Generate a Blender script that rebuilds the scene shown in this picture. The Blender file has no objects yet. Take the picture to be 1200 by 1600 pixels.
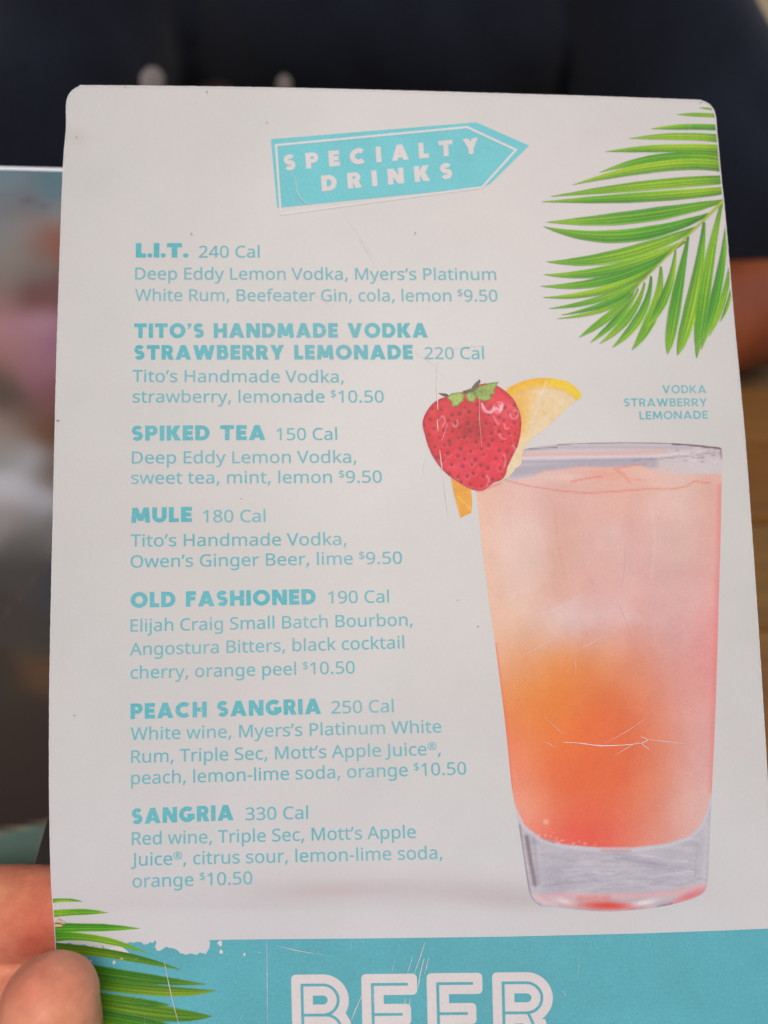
import bpy, bmesh, math, random
import numpy as np
from mathutils import Vector, Matrix, noise
from mathutils.geometry import delaunay_2d_cdt
from mathutils.bvhtree import BVHTree

random.seed(7)
rng = np.random.default_rng(7)
R = math.radians
SC = bpy.context.scene
COL = SC.collection

# ---------------------------------------------------------------- camera
PITCH = R(35)
CAM = Vector((0, 0, 1.02))
cd = bpy.data.cameras.new('camera')
cd.sensor_fit = 'HORIZONTAL'
cd.sensor_width = 36
cd.lens = 36
cd.clip_start = 0.01
cd.clip_end = 50
cd.dof.use_dof = True
cd.dof.focus_distance = 0.1475
cd.dof.aperture_fstop = 13.0
co = bpy.data.objects.new('camera', cd)
COL.objects.link(co)
co.location = CAM
co.rotation_euler = (R(90) - PITCH, 0, 0)
SC.camera = co

# ---------------------------------------------------------------- sky and sun
SUN_EL, SUN_AZ = R(58), R(168)      # azimuth clockwise from +Y
w = bpy.data.worlds.new('World')
SC.world = w
w.use_nodes = True
nt = w.node_tree
sky = nt.nodes.new('ShaderNodeTexSky')
sky.sky_type = 'NISHITA'
sky.sun_disc = False
sky.sun_elevation = SUN_EL
sky.sun_rotation = SUN_AZ
sky.air_density = 1.0
sky.dust_density = 4.0
sky.ozone_density = 0.6
bg = nt.nodes['Background']
nt.links.new(sky.outputs[0], bg.inputs[0])
bg.inputs[1].default_value = 0.1
sd = bpy.data.lights.new('sun', 'SUN')
sd.energy = 1.3
sd.angle = R(40)
sd.color = (1.0, 0.93, 0.88)
so = bpy.data.objects.new('sun', sd)
COL.objects.link(so)
sdir = Vector((math.sin(SUN_AZ) * math.cos(SUN_EL), math.cos(SUN_AZ) * math.cos(SUN_EL), math.sin(SUN_EL)))
so.rotation_euler = sdir.to_track_quat('Z', 'Y').to_euler()
so.location = (0, -1, 3)
SC.view_settings.view_transform = 'Standard'
SC.view_settings.look = 'None'
SC.view_settings.gamma = 1
SC.view_settings.exposure = -0.03

# ---------------------------------------------------------------- mapping from the photograph's rays to surfaces
FW = Vector((0, math.cos(PITCH), -math.sin(PITCH)))
UP = Vector((0, math.sin(PITCH), math.cos(PITCH)))
RT = Vector((1, 0, 0))
CF = np.array([RT, UP, -FW])               # rows: camera axes in world

def cam2world(P):
    """N x 3 camera-space points -> world"""
    return np.asarray(P, float) @ CF + np.array(CAM)

def rays(x, y):
    x = np.asarray(x, float); y = np.asarray(y, float)
    return np.stack([(x - 600) / 1200, (800 - y) / 1200, -np.ones_like(x)], -1)

def at_depth(x, y, d):
    r = rays(x, y)
    return cam2world(r * np.asarray(d, float)[..., None])

U_ = np.array([math.cos(R(2.3)), 0, -math.sin(R(2.3))])
V_ = np.array([0, math.cos(R(7.3)), -math.sin(R(7.3))])
V_ -= U_ * (U_ @ V_); V_ /= np.linalg.norm(V_)
N_ = np.cross(U_, V_)
P0 = np.array([0, 0, -0.150])
def bow(x, y):
    return -0.0045 * (1 - ((y - 800) / 900) ** 2) - 0.0012 * np.clip((250 - x) / 250, 0, 1) ** 2 * np.clip((y - 1100) / 500, 0, 1.5)
def card_map(x, y, off=0.0):
    x = np.asarray(x, float); y = np.asarray(y, float)
    r = rays(x, y)
    t = (N_ @ P0 + bow(x, y) + off) / (r @ N_)
    return cam2world(r * t[..., None])

def sheet_invz(x, y):          # the big laminated menu behind: a plane, 1/depth linear in the ray
    # depths: .196 at (50,262), .172 at (50,1400)
    return 1 / .196 + (1 / .172 - 1 / .196) * (y - 262) / 1138 + (50 - x) * .00008
def sheet_map(x, y, off=0.0):
    x = np.asarray(x, float); y = np.asarray(y, float)
    return at_depth(x, y, 1 / sheet_invz(x, y) - off)

# ---------------------------------------------------------------- helpers
def lin(c):
    c = np.asarray(c, float) / 255
    return np.where(c <= .04045, c / 12.92, ((c + .055) / 1.055) ** 2.4)
KPRINT = 1.15
def ink(c, k=KPRINT):
    return np.clip(lin(c) * k, 0, .93)

def tag(o, label=None, cat=None, group=None, kind=None):
    if label: o['label'] = label
    if cat: o['category'] = cat
    if group: o['group'] = group
    if kind: o['kind'] = kind
    return o

def empty(name, loc):
    o = bpy.data.objects.new(name, None)
    o.empty_display_size = .02
    COL.objects.link(o); o.location = loc
    return o

ORG = {}
def origin(o):
    p = Vector((0, 0, 0))
    while o is not None:
        p = p + o.location; o = o.parent
    return p

def mesh_obj(name, verts, faces, mat, parent=None, colors=None, smooth=False, org=None):
    """verts are WORLD points; stored relative to the parent's (or given) origin"""
    verts = np.asarray(verts, float).reshape(-1, 3)
    base = origin(parent) if parent is not None else Vector(org if org is not None else (0, 0, 0))
    vv = verts - np.array(base)
    me = bpy.data.meshes.new(name)
    me.from_pydata(vv.tolist(), [], [tuple(map(int, f)) for f in faces])
    me.update()
    if colors is not None:
        a = me.color_attributes.new('ink', 'FLOAT_COLOR', 'POINT')
        c = np.ones((len(vv), 4)); c[:, :3] = colors
        a.data.foreach_set('color', c.ravel())
    if smooth:
        me.polygons.foreach_set('use_smooth', [True] * len(me.polygons))
    me.materials.append(mat)
    o = bpy.data.objects.new(name, me)
    COL.objects.link(o)
    if parent is not None: o.parent = parent
    elif org is not None: o.location = org
    return o

def newmat(name):
    m = bpy.data.materials.new(name); m.use_nodes = True
    return m, m.node_tree, m.node_tree.nodes['Principled BSDF']

def ramp(nt, fac, stops):
    r = nt.nodes.new('ShaderNodeValToRGB')
    el = r.color_ramp.elements
    while len(el) > 1: el.remove(el[-1])
    el[0].position = stops[0][0]; el[0].color = (*stops[0][1], 1)
    for p, c in stops[1:]:
        e = el.new(p); e.color = (*c, 1)
    nt.links.new(fac, r.inputs[0])
    return r.outputs[0]

def nz(nt, scale, detail=3, rough=.6, vec=None, dist=0):
    n = nt.nodes.new('ShaderNodeTexNoise')
    n.inputs['Scale'].default_value = scale; n.inputs['Detail'].default_value = detail
    n.inputs['Roughness'].default_value = rough; n.inputs['Distortion'].default_value = dist
    if vec is None:
        tc = nt.nodes.new('ShaderNodeTexCoord'); vec = tc.outputs['Object']
    nt.links.new(vec, n.inputs['Vector'])
    return n.outputs[0]

def mixc(nt, fac, a, b, mode='MIX'):
    m = nt.nodes.new('ShaderNodeMix'); m.data_type = 'RGBA'; m.blend_type = mode
    for i, v in ((0, fac), (6, a), (7, b)):
        s = m.inputs[i]
        if hasattr(v, 'is_linked'): nt.links.new(v, s)
        elif i == 0: s.default_value = v
        else: s.default_value = (*v, 1)
    return m.outputs[2]

def bump(nt, bsdf, h, strength, dist):
    b = nt.nodes.new('ShaderNodeBump')
    b.inputs['Strength'].default_value = strength; b.inputs['Distance'].default_value = dist
    nt.links.new(h, b.inputs['Height']); nt.links.new(b.outputs[0], bsdf.inputs['Normal'])

CARDC = (192, 187, 184)
def print_mat(name, color=None, wear=.0, wearcol=None, grain=.10, rough=.42, pale=.0):
    """printed ink: either one colour or the mesh's own ink colours, with paper grain and worn specks"""
    m, nt, b = newmat(name)
    if color is None:
        a = nt.nodes.new('ShaderNodeAttribute'); a.attribute_name = 'ink'
        c = a.outputs['Color']
    else:
        rgb = nt.nodes.new('ShaderNodeRGB'); rgb.outputs[0].default_value = (*ink(color), 1)
        c = rgb.outputs[0]
    g = ramp(nt, nz(nt, 2600, 2, .7), [(.3, (1 - grain,) * 3), (.7, (1 + grain * .5,) * 3)])
    c = mixc(nt, 1.0, c, g, 'MULTIPLY')
    g2 = ramp(nt, nz(nt, 90, 4, .65), [(.3, (1 - grain * .6,) * 3), (.7, (1 + grain * .4,) * 3)])
    c = mixc(nt, 1.0, c, g2, 'MULTIPLY')
    wc = tuple(ink(wearcol or CARDC))
    if pale:
        f = ramp(nt, nz(nt, 60, 3, .6), [(.35, (0, 0, 0)), (.75, (pale,) * 3)])
        c = mixc(nt, f, c, wc)
    if wear:
        f = ramp(nt, nz(nt, 900, 4, .75), [(.70 - wear * .1, (0, 0, 0)), (.78 - wear * .1, (.8,) * 3)])
        c = mixc(nt, f, c, wc)
    nt.links.new(c, b.inputs['Base Color'])
    b.inputs['Roughness'].default_value = rough
    b.inputs['Specular IOR Level'].default_value = .25
    bump(nt, b, nz(nt, 1500, 3, .6), .12, .00005)
    return m

def winding(px, py, contours):
    wn = np.zeros(len(px))
    for c in contours:
        c = np.asarray(c, float); n = len(c)
        for i in range(n):
            x0, y0 = c[i]; x1, y1 = c[(i + 1) % n]
            if y0 == y1: continue
            left = (x1 - x0) * (py - y0) - (px - x0) * (y1 - y0)
            wn += ((y0 <= py) & (y1 > py) & (left > 0)).astype(int)
            wn -= ((y0 > py) & (y1 <= py) & (left < 0)).astype(int)
    return wn

def fill(contours, step=None, rule='nonzero'):
    """triangulate contours (union by winding), optionally with interior grid points"""
    verts = []; edges = []
    for c in contours:
        k = len(verts); n = len(c)
        verts += [Vector((float(p[0]), float(p[1]))) for p in c]
        edges += [(k + i, k + (i + 1) % n) for i in range(n)]
    if step:
        A = np.array([p for c in contours for p in c], float)
        x0, y0 = A.min(0); x1, y1 = A.max(0)
        gx, gy = np.meshgrid(np.arange(x0 + step * .5, x1, step), np.arange(y0 + step * .5, y1, step))
        gx = gx + (np.arange(gx.shape[0]) % 2)[:, None] * step * .5
        gx = gx.ravel(); gy = gy.ravel()
        wn = winding(gx, gy, contours)
        ok = wn != 0 if rule == 'nonzero' else (wn % 2 != 0)
        verts += [Vector((float(a), float(b))) for a, b in zip(gx[ok], gy[ok])]
    V, E, F, _, _, _ = delaunay_2d_cdt(verts, edges, [], 0, 1e-7)
    V = np.array([(v.x, v.y) for v in V])
    F = np.array([f for f in F if len(f) == 3], int)
    cen = V[F].mean(1)
    wn = winding(cen[:, 0], cen[:, 1], contours)
    ok = (wn != 0) if rule == 'nonzero' else (wn % 2 != 0)
    return V, F[ok]

def ccw(poly):
    a = 0
    for i in range(len(poly)):
        x0, y0 = poly[i]; x1, y1 = poly[(i + 1) % len(poly)]
        a += x0 * y1 - x1 * y0
    return list(poly) if a > 0 else list(poly)[::-1]

def smooth_poly(pts, n=4, closed=True):
    """Catmull-Rom through the traced points"""
    P = np.array(pts, float); out = []
    m = len(P); rngi = range(m if closed else m - 1)
    for i in rngi:
        if closed: a, b, c, d = P[(i - 1) % m], P[i], P[(i + 1) % m], P[(i + 2) % m]
        else: a, b, c, d = P[max(i - 1, 0)], P[i], P[i + 1], P[min(i + 2, m - 1)]
        for j in range(n):
            t = j / n
            out.append(.5 * ((2 * b) + (c - a) * t + (2 * a - 5 * b + 4 * c - d) * t * t + (3 * b - a - 3 * c + d) * t ** 3))
    if not closed: out.append(P[-1])
    return [tuple(p) for p in out]

def stroke_poly(pts, w, w1=None):
    """outline of a polyline of width w (tapering to w1), butt ends, mitred"""
    P = np.array(pts, float); n = len(P)
    w1 = w if w1 is None else w1
    L = []; Rr = []
    for i in range(n):
        d0 = P[i] - P[i - 1] if i > 0 else P[1] - P[0]
        d1 = P[i + 1] - P[i] if i < n - 1 else d0
        d0 = d0 / (np.linalg.norm(d0) + 1e-12); d1 = d1 / (np.linalg.norm(d1) + 1e-12)
        n0 = np.array([-d0[1], d0[0]]); n1 = np.array([-d1[1], d1[0]])
        m = n0 + n1; m /= np.linalg.norm(m) + 1e-12
        hw = (w + (w1 - w) * i / (n - 1)) / 2 / max(.35, m @ n1)
        L.append(tuple(P[i] + m * hw)); Rr.append(tuple(P[i] - m * hw))
    return ccw(L + Rr[::-1])

# the little painter: colours of a printed picture, evaluated at the mesh's vertices
def rbf(x, y, samples, sig):
    acc = np.zeros((len(x), 3)); ws = np.zeros(len(x)) + 1e-9
    for sx, sy, c in samples:
        wgt = np.exp(-(((x - sx) ** 2 + (y - sy) ** 2) / (2 * sig * sig))) + 1e-12
        acc += wgt[:, None] * np.array(c, float); ws += wgt
    return acc / ws[:, None]
def dline(x, y, pts):
    d = np.full(len(x), 1e9); s = np.zeros(len(x))
    tot = len(pts) - 1
    for i in range(tot):
        ax, ay = pts[i]; bx, by = pts[i + 1]
        vx, vy = bx - ax, by - ay
        t = np.clip(((x - ax) * vx + (y - ay) * vy) / (vx * vx + vy * vy + 1e-9), 0, 1)
        dd = np.hypot(x - ax - t * vx, y - ay - t * vy)
        s = np.where(dd < d, (i + t) / tot, s); d = np.minimum(d, dd)
    return d, s
def p_line(c, x, y, pts, wd, col, a=1.0, soft=.8):
    d, s = dline(x, y, pts)
    k = np.clip((wd / 2 + soft - d) / (2 * soft), 0, 1) * a
    return c * (1 - k[:, None]) + np.array(col, float) * k[:, None]
def p_blob(c, x, y, cx, cy, rx, ry, col, a=1.0, rot=0, hard=1.0):
    cr, sr = math.cos(R(rot)), math.sin(R(rot))
    u = ((x - cx) * cr + (y - cy) * sr) / rx; v = (-(x - cx) * sr + (y - cy) * cr) / ry
    k = np.exp(-(u * u + v * v) ** hard) * a
    return c * (1 - k[:, None]) + np.array(col, float) * k[:, None]
def inside(x, y, poly):
    return winding(x, y, [poly]) != 0
def fnoise(x, y, sx, sy, seed=0, octs=3):
    out = np.zeros(len(x))
    for i in range(len(x)):
        out[i] = noise.fractal((x[i] * sx + seed, y[i] * sy - seed, seed * .37), .8, 2.1, octs)
    return out

def edge_clip_right(x, y):
    """the card's right rim at height y"""
    return np.interp(y, RY, RX)

GLYPHS = """
 |209|
$|459|203,39 159,42 117,47 79,55 50,66 50,134 81,122 119,111 162,104 203,101 203,263 155,279 116,296 87,317 66,342 54,372 50,407 54,444 69,475 91,500 122,519 159,532 203,538 203,609 254,609 254,539 295,536 332,530 395,509 374,450 317,468 254,478 254,317 303,301 342,284 373,265 396,242 409,213 414,176 403,126 372,85 322,57 254,43 254,-47 203,-47;254,105 295,113 323,127 339,147 345,172 343,190 337,205 326,217 309,228 254,246;203,476 177,473 156,466 139,457 128,444 121,430 119,413 121,394 126,377 137,364 152,352 174,343 203,334
,|215|154,84 136,23 111,-42 85,-103 33,-103 49,-38 63,31 73,93 148,93
-|258|32,184 32,246 226,246 226,184
.|215|58,43 61,69 72,85 88,94 107,97 126,94 142,85 153,69 157,43 153,18 142,2 126,-8 107,-11 88,-8 72,2 61,18
0|459|419,287 417,221 409,163 395,112 376,70 349,37 316,12 276,-3 229,-8 170,1 122,27 86,70 60,129 44,201 39,287 44,373 58,446 83,504 119,547 167,573 229,581 287,573 335,547 372,504 399,446 414,373;110,287 113,215 121,156 137,111 159,78 190,59 229,52 268,59 298,78 320,110 336,156 345,215 348,287 345,359 336,417 320,463 298,495 268,515 229,521 190,515 159,495 137,463 121,417 113,359
1|459|285,0 216,0 216,400 216,439 217,470 219,499 196,477 169,455 108,405 71,452 226,573 285,573
2|459|417,0 38,0 38,59 188,210 261,287 287,320 306,353 318,387 322,424 315,466 294,496 261,514 221,520 181,517 147,506 115,489 83,466 45,513 94,548 122,561 153,572 186,578 221,581 270,576 313,562 347,540 372,510 388,472 394,428 389,385 375,344 353,305 324,267 247,185 128,67 128,64 417,64
3|459|395,439 392,403 381,372 363,347 340,326 310,311 277,302 277,298 337,283 379,255 405,214 413,163 407,116 390,74 360,40 318,14 263,-3 193,-8 150,-6 110,-1 72,8 36,23 36,89 74,73 114,61 155,54 194,51 260,59 305,81 331,117 339,164 335,197 320,223 297,242 265,255 226,263 179,265 123,265 123,326 180,326 223,329 259,339 286,356 307,377 319,404 323,434 316,471 295,498 262,516 219,521 190,520 164,515 117,498 75,473 39,521 73,544 115,563 163,576 218,581 296,571 352,540 384,495
4|459|443,130 359,130 359,0 291,0 291,130 17,130 17,190 286,576 359,576 359,193 443,193;291,374 291,412 293,444 294,474 295,500 292,500 276,468 257,438 86,193 291,193
5|459|221,351 275,346 322,331 361,307 389,274 407,232 413,183 407,128 387,81 356,43 314,15 261,-2 199,-8 156,-6 116,0 80,10 51,23 51,90 82,74 121,62 161,55 200,52 239,55 274,65 302,82 323,106 336,137 341,176 332,225 306,262 262,284 197,292 146,288 99,280 64,302 86,573 373,573 373,508 146,508 132,342 169,348
8|459|229,581 276,577 318,565 352,546 378,519 395,485 400,443 396,411 385,383 368,359 346,338 320,319 291,303 325,285 355,265 381,242 401,216 414,185 419,148 413,104 395,65 367,34 330,11 284,-3 231,-8 174,-3 126,10 89,33 61,63 45,101 39,146 43,183 56,214 75,241 99,264 128,283 158,299 131,316 107,336 87,358 71,383 61,411 58,444 63,485 80,518 107,545 141,565 182,577;108,145 116,107 138,76 176,55 229,48 281,55 319,76 342,108 350,148 346,174 335,197 317,217 293,235 264,251 229,265 217,270 184,254 157,237 136,219 121,197 111,173;228,524 188,518 155,502 134,476 127,441 130,414 141,391 157,373 179,357 232,330 282,357 302,373 317,392 327,414 330,441 323,476 302,502 270,518
9|459|417,328 415,279 410,231 401,183 387,139 366,99 340,63 306,33 265,11 214,-3 154,-8 117,-6 82,0 82,60 115,53 152,50 204,54 245,68 278,90 303,118 322,153 334,192 342,235 346,281 341,281 327,263 310,247 290,233 266,223 237,216 204,214 158,219 118,235 85,260 61,294 45,336 40,387 46,443 63,491 90,529 127,557 171,575 223,581 262,577 299,565 332,545 361,518 384,483 402,439 413,388;223,521 178,513 142,488 118,447 110,388 117,339 137,301 171,277 220,269 256,273 286,285 311,303 330,325 342,349 346,374 344,400 338,426 328,451 315,474 298,493 277,508 252,518
A|513|437,0 368,177 141,177 73,0 0,0 224,575 289,575 512,0;282,415 274,438 263,473 255,500 247,468 238,438 230,415 165,241 346,241
B|521|241,573 336,565 404,541 434,515 453,478 459,431 456,399 446,371 431,347 409,328 382,313 350,304 350,300 384,292 415,279 441,261 461,236 474,203 478,163 472,115 454,74 425,42 385,19 337,5 279,0 78,0 78,573;256,329 318,335 357,352 377,382 384,423 376,463 351,490 308,506 245,511 150,511 150,329;150,269 150,61 265,61 330,68 371,91 394,125 401,168 398,197 388,221 370,241 344,256 307,266 260,269
C|507|323,517 280,513 241,502 206,482 178,456 155,423 139,383 129,337 125,286 131,220 147,164 175,117 213,83 262,62 322,55 359,57 394,62 460,78 460,15 427,5 393,-2 356,-7 312,-8 232,1 166,28 115,72 78,131 56,203 49,287 53,349 67,406 89,456 120,499 159,534 206,559 261,575 324,581 367,578 409,572 448,561 482,547 453,486 394,508 360,515
D|586|536,292 528,203 501,131 457,74 399,33 325,8 237,0 78,0 78,573 254,573 335,565 404,540 460,501 502,446 528,377;460,289 454,359 435,415 404,457 361,487 308,505 244,511 150,511 150,62 228,62 299,68 357,87 402,119 434,164 454,220
E|446|398,0 78,0 78,573 398,573 398,509 150,509 150,330 383,330 383,268 150,268 150,63 398,63
G|584|326,302 524,302 524,22 478,8 431,-1 380,-6 323,-8 241,1 173,28 120,71 81,130 57,202 49,286 58,370 84,442 127,500 186,544 259,571 346,581 392,578 437,572 478,561 516,547 489,484 457,497 421,508 382,515 342,517 278,510 225,489 181,455 150,409 131,353 124,286 130,222 146,166 175,119 216,84 270,62 340,55 404,59 452,68 452,238 326,238
H|594|516,0 443,0 443,267 150,267 150,0 78,0 78,573 150,573 150,330 443,330 443,573 516,573
J|219|-3,-152 -37,-150 -63,-142 -63,-81 -35,-87 -5,-89 15,-87 33,-81 50,-70 63,-53 71,-29 74,3 74,573 146,573 146,9 141,-42 128,-82 105,-113 75,-135 39,-148
L|420|78,0 78,573 150,573 150,64 400,64 400,0
M|728|330,0 142,502 139,502 142,461 144,407 144,347 144,0 78,0 78,573 184,573 361,103 364,103 544,573 650,573 650,0 578,0 578,352 579,408 581,460 584,501 581,501 390,0
O|626|577,287 573,224 561,166 540,116 510,73 473,38 428,13 375,-3 314,-8 251,-3 196,13 151,39 114,73 85,116 65,167 53,224 49,288 56,370 78,442 114,500 166,545 232,572 314,581 393,572 459,545 510,501 547,442 570,370;125,287 130,220 145,163 171,117 207,83 255,62 314,55 373,62 420,83 456,117 481,163 496,220 501,287 490,384 456,457 421,491 373,511 314,518 255,511 207,490 171,457 145,411 130,354
P|485|229,573 326,562 393,528 421,495 439,454 444,404 441,370 433,336 417,306 395,278 364,255 324,238 275,227 216,223 150,223 150,0 78,0 78,573;223,511 150,511 150,285 208,285 258,288 298,296 330,311 352,334 365,363 370,401 361,449 334,484 289,504
R|499|236,573 301,568 353,555 393,532 422,500 439,460 444,410 440,368 427,334 408,306 385,285 358,269 330,257 487,0 403,0 264,237 150,237 150,0 78,0 78,573;232,510 150,510 150,298 236,298 296,304 338,325 362,359 370,407 366,440 355,467 336,486 310,500 275,507
S|440|403,153 396,106 378,66 348,35 307,11 257,-3 198,-8 137,-5 83,4 41,19 41,88 73,76 113,65 156,57 201,55 240,57 273,66 298,79 316,98 327,120 330,147 327,173 318,194 302,213 277,230 242,247 196,265 131,294 106,311 85,330 69,351 57,375 50,403 48,435 54,477 71,513 99,542 136,563 180,576 231,581 276,578 318,572 355,562 389,549 366,487 302,508 266,515 229,517 196,515 169,507 148,494 133,478 124,457 121,434 124,407 133,386 149,367 172,351 204,335 246,318 293,299 332,279 362,255 385,228 398,194
T|446|259,0 187,0 187,509 8,509 8,573 437,573 437,509 259,509
V|481|481,573 277,0 204,0 0,573 75,573 204,205 220,160 231,119 241,80 250,119 262,161 277,207 405,573
W|746|735,573 583,0 510,0 399,375 389,410 380,443 373,471 370,488 367,471 361,443 352,409 342,373 234,0 161,0 10,573 85,573 174,223 183,186 190,151 196,118 201,87 206,119 213,154 222,191 232,227 333,573 407,573 512,225 523,187 532,151 538,117 544,87 550,129 560,175 572,224 660,573
a|450|231,437 299,428 347,403 376,358 385,293 385,0 334,0 320,61 317,61 298,40 279,22 258,9 234,-1 206,-6 172,-8 136,-5 103,6 75,23 55,48 41,80 37,119 50,176 87,219 152,245 243,257 316,259 316,285 310,330 293,359 265,375 227,380 194,378 163,370 106,347 84,400 115,414 151,426 190,434;252,208 184,200 141,182 118,155 110,119 115,87 132,66 157,53 188,49 238,56 279,79 306,117 315,172 315,210
b|493|139,461 138,410 135,373 139,373 161,398 189,419 226,432 272,437 322,431 365,412 401,381 428,338 444,283 449,215 444,147 427,91 400,48 365,17 322,-2 272,-8 226,-3 189,10 161,31 139,55 133,55 119,0 68,0 68,609 139,609;260,379 219,374 188,361 165,339 150,308 142,268 139,217 139,214 145,144 165,93 202,61 261,51 312,61 348,93 369,145 376,216 369,287 348,338 311,368
c|385|241,-8 187,-2 139,15 99,45 69,87 50,143 44,213 51,284 71,342 102,385 142,415 191,432 245,438 278,436 309,431 336,424 358,415 337,356 292,370 244,376 204,371 172,358 148,335 131,303 120,263 117,213 120,166 131,126 148,94 172,71 202,58 240,53 273,55 302,60 351,78 351,15 328,5 304,-2 275,-7
d|493|221,-8 171,-2 128,17 92,48 65,91 49,146 44,214 49,282 66,338 93,381 128,413 171,432 221,438 253,436 280,429 303,420 323,407 340,391 354,374 359,374 356,405 354,438 354,609 425,609 425,0 368,0 358,58 354,58 340,40 323,24 303,11 279,1 252,-6;232,51 290,60 328,88 348,135 355,200 355,213 349,284 329,336 291,369 231,379 181,368 146,334 124,281 117,213 124,144 146,93 181,61
e|452|234,438 286,432 329,414 364,385 390,346 406,299 411,244 411,201 117,201 127,137 154,90 197,62 254,52 293,54 327,60 392,82 392,20 359,8 327,-1 292,-6 251,-8 194,-2 143,17 101,48 70,91 51,146 44,212 50,277 68,333 96,378 134,411 181,431;233,380 188,372 154,348 130,309 119,257 338,257 335,292 326,322 312,346 292,364 266,376
f|276|266,375 158,375 158,0 87,0 87,375 12,375 12,408 87,432 87,457 92,507 104,547 124,577 152,597 186,609 227,613 274,609 310,599 292,544 262,552 228,556 197,550 175,532 162,502 158,458 158,430 266,430
g|493|221,438 261,434 297,422 329,402 355,373 359,373 369,430 425,430 425,-7 420,-63 404,-109 378,-146 341,-172 293,-187 233,-192 188,-191 147,-186 110,-177 78,-165 78,-100 111,-114 149,-125 191,-132 237,-134 286,-126 324,-101 347,-63 355,-13 355,4 356,32 358,57 354,57 329,28 299,8 263,-4 221,-8 170,-2 126,18 91,51 56,121 44,214 56,306 91,377 126,411 169,431;230,379 197,374 169,359 147,336 130,303 120,262 117,213 124,143 146,92 182,60 232,50 262,52 288,58 309,69 326,85 340,105 349,131 354,161 356,197 356,214 353,267 343,309 326,340 302,362 270,374
h|496|139,431 138,399 135,370 140,370 155,391 174,407 196,420 221,429 247,435 273,437 321,433 360,421 391,400 413,370 426,330 431,280 431,0 361,0 361,275 355,321 338,353 308,372 265,379 222,374 189,360 166,338 150,308 142,269 139,222 139,0 68,0 68,609 139,609
i|207|139,430 139,0 68,0 68,430;104,591 119,588 133,580 142,566 145,546 142,526 133,512 119,504 104,501 88,504 75,512 66,526 63,546 66,566 75,580 88,588
j|207|18,-192 -18,-190 -44,-183 -44,-126 -19,-132 9,-134 32,-130 51,-120 64,-100 68,-67 68,430 139,430 139,-64 136,-101 126,-133 110,-159 87,-177 56,-189;63,546 66,566 75,580 88,588 104,591 119,588 133,580 142,566 145,546 142,526 133,512 119,504 104,501 88,504 75,512 66,526
k|428|138,291 137,257 135,221 138,221 152,240 172,264 189,285 326,430 409,430 235,246 421,0 336,0 187,200 138,158 138,0 68,0 68,609 138,609
l|207|139,0 68,0 68,609 139,609
m|750|540,438 603,429 649,401 676,352 685,280 685,0 615,0 615,277 610,321 594,353 567,372 528,379 474,369 438,342 418,298 411,237 411,0 342,0 342,277 339,308 332,333 320,353 303,367 281,376 253,379 215,374 185,360 164,338 150,308 141,269 139,223 139,0 68,0 68,430 125,430 136,371 140,371 155,392 173,409 194,422 217,431 241,436 266,438 312,433 349,420 378,398 398,366 402,366 427,398 461,420 499,433
n|496|275,438 343,429 391,401 421,352 431,280 431,0 361,0 361,275 355,321 338,353 308,372 265,379 204,368 166,338 146,289 139,223 139,0 68,0 68,430 125,430 136,371 140,371 156,392 175,409 198,422 222,431 248,436
o|485|442,216 438,165 428,121 411,82 388,51 359,25 324,7 285,-4 241,-8 200,-4 163,7 129,25 100,51 77,82 59,121 48,165 44,216 50,282 68,336 97,380 137,412 186,431 244,438 299,431 347,412 387,380 417,336 436,282;117,216 120,169 130,128 147,95 172,71 203,56 243,51 282,56 314,71 339,95 356,128 366,169 369,216 365,263 355,303 338,335 314,359 282,374 242,379 185,368 147,335 124,284
p|493|273,438 322,432 365,413 401,383 428,339 444,284 449,216 444,148 427,93 401,49 365,17 322,-2 272,-8 241,-6 213,1 190,11 170,24 139,55 134,55 137,20 139,-16 139,-192 68,-192 68,430 126,430 136,371 139,371 153,389 170,405 189,419 213,429 240,436;260,379 221,374 190,362 167,342 152,313 142,275 139,229 139,216 142,167 150,126 165,93 188,70 220,55 261,51 297,56 326,72 348,98 364,131 373,171 376,217 369,283 348,334 311,367
r|331|269,438 295,437 319,433 310,368 287,372 264,374 240,371 217,363 195,351 176,334 161,313 149,289 141,261 139,229 139,0 68,0 68,430 126,430 134,351 137,351 152,374 170,395 191,413 214,426 240,435
s|384|348,119 343,80 327,49 302,24 268,6 226,-4 176,-8 135,-6 99,-1 68,8 42,19 42,83 104,60 141,52 178,49 224,53 256,66 274,86 280,112 278,128 271,141 259,154 239,167 174,196 103,228 76,245 57,266 45,292 41,324 52,372 85,408 137,430 202,438 240,436 275,430 308,421 339,409 315,353 258,372 228,378 197,380 159,377 131,366 114,350 108,328 111,312 119,298 133,286 154,274 219,246 289,215 314,197 333,176 344,150
t|290|212,50 245,53 272,59 272,5 240,-4 200,-8 167,-5 138,4 112,20 91,44 78,79 74,125 74,375 13,375 13,409 75,437 103,528 144,528 144,430 269,430 269,375 144,375 144,127 149,93 163,69 185,54
u|496|427,430 427,0 370,0 359,57 356,57 340,36 321,20 298,8 273,-1 247,-6 220,-8 173,-4 134,8 103,29 81,59 68,99 63,148 63,430 135,430 135,153 141,108 158,76 188,57 230,51 273,55 306,69 330,91 345,121 354,160 357,206 357,430
w|630|346,243 336,276 328,308 321,335 316,357 313,357 308,335 302,307 294,275 284,242 207,1 127,1 9,431 82,431 141,201 153,154 163,109 169,73 172,73 178,97 185,128 193,160 201,188 277,431 354,431 428,188 440,149 451,109 457,74 460,74 466,108 477,153 489,201 549,431 621,431 502,1 419,1
y|409|1,430 76,430 169,185 184,144 196,105 205,68 209,68 224,121 245,186 333,430 409,430 224,-59 207,-97 188,-130 165,-156 138,-176 106,-188 67,-192 34,-190 9,-186 9,-130 30,-133 56,-135 79,-132 99,-126 116,-114 130,-99 142,-80 152,-59 174,-2
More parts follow.
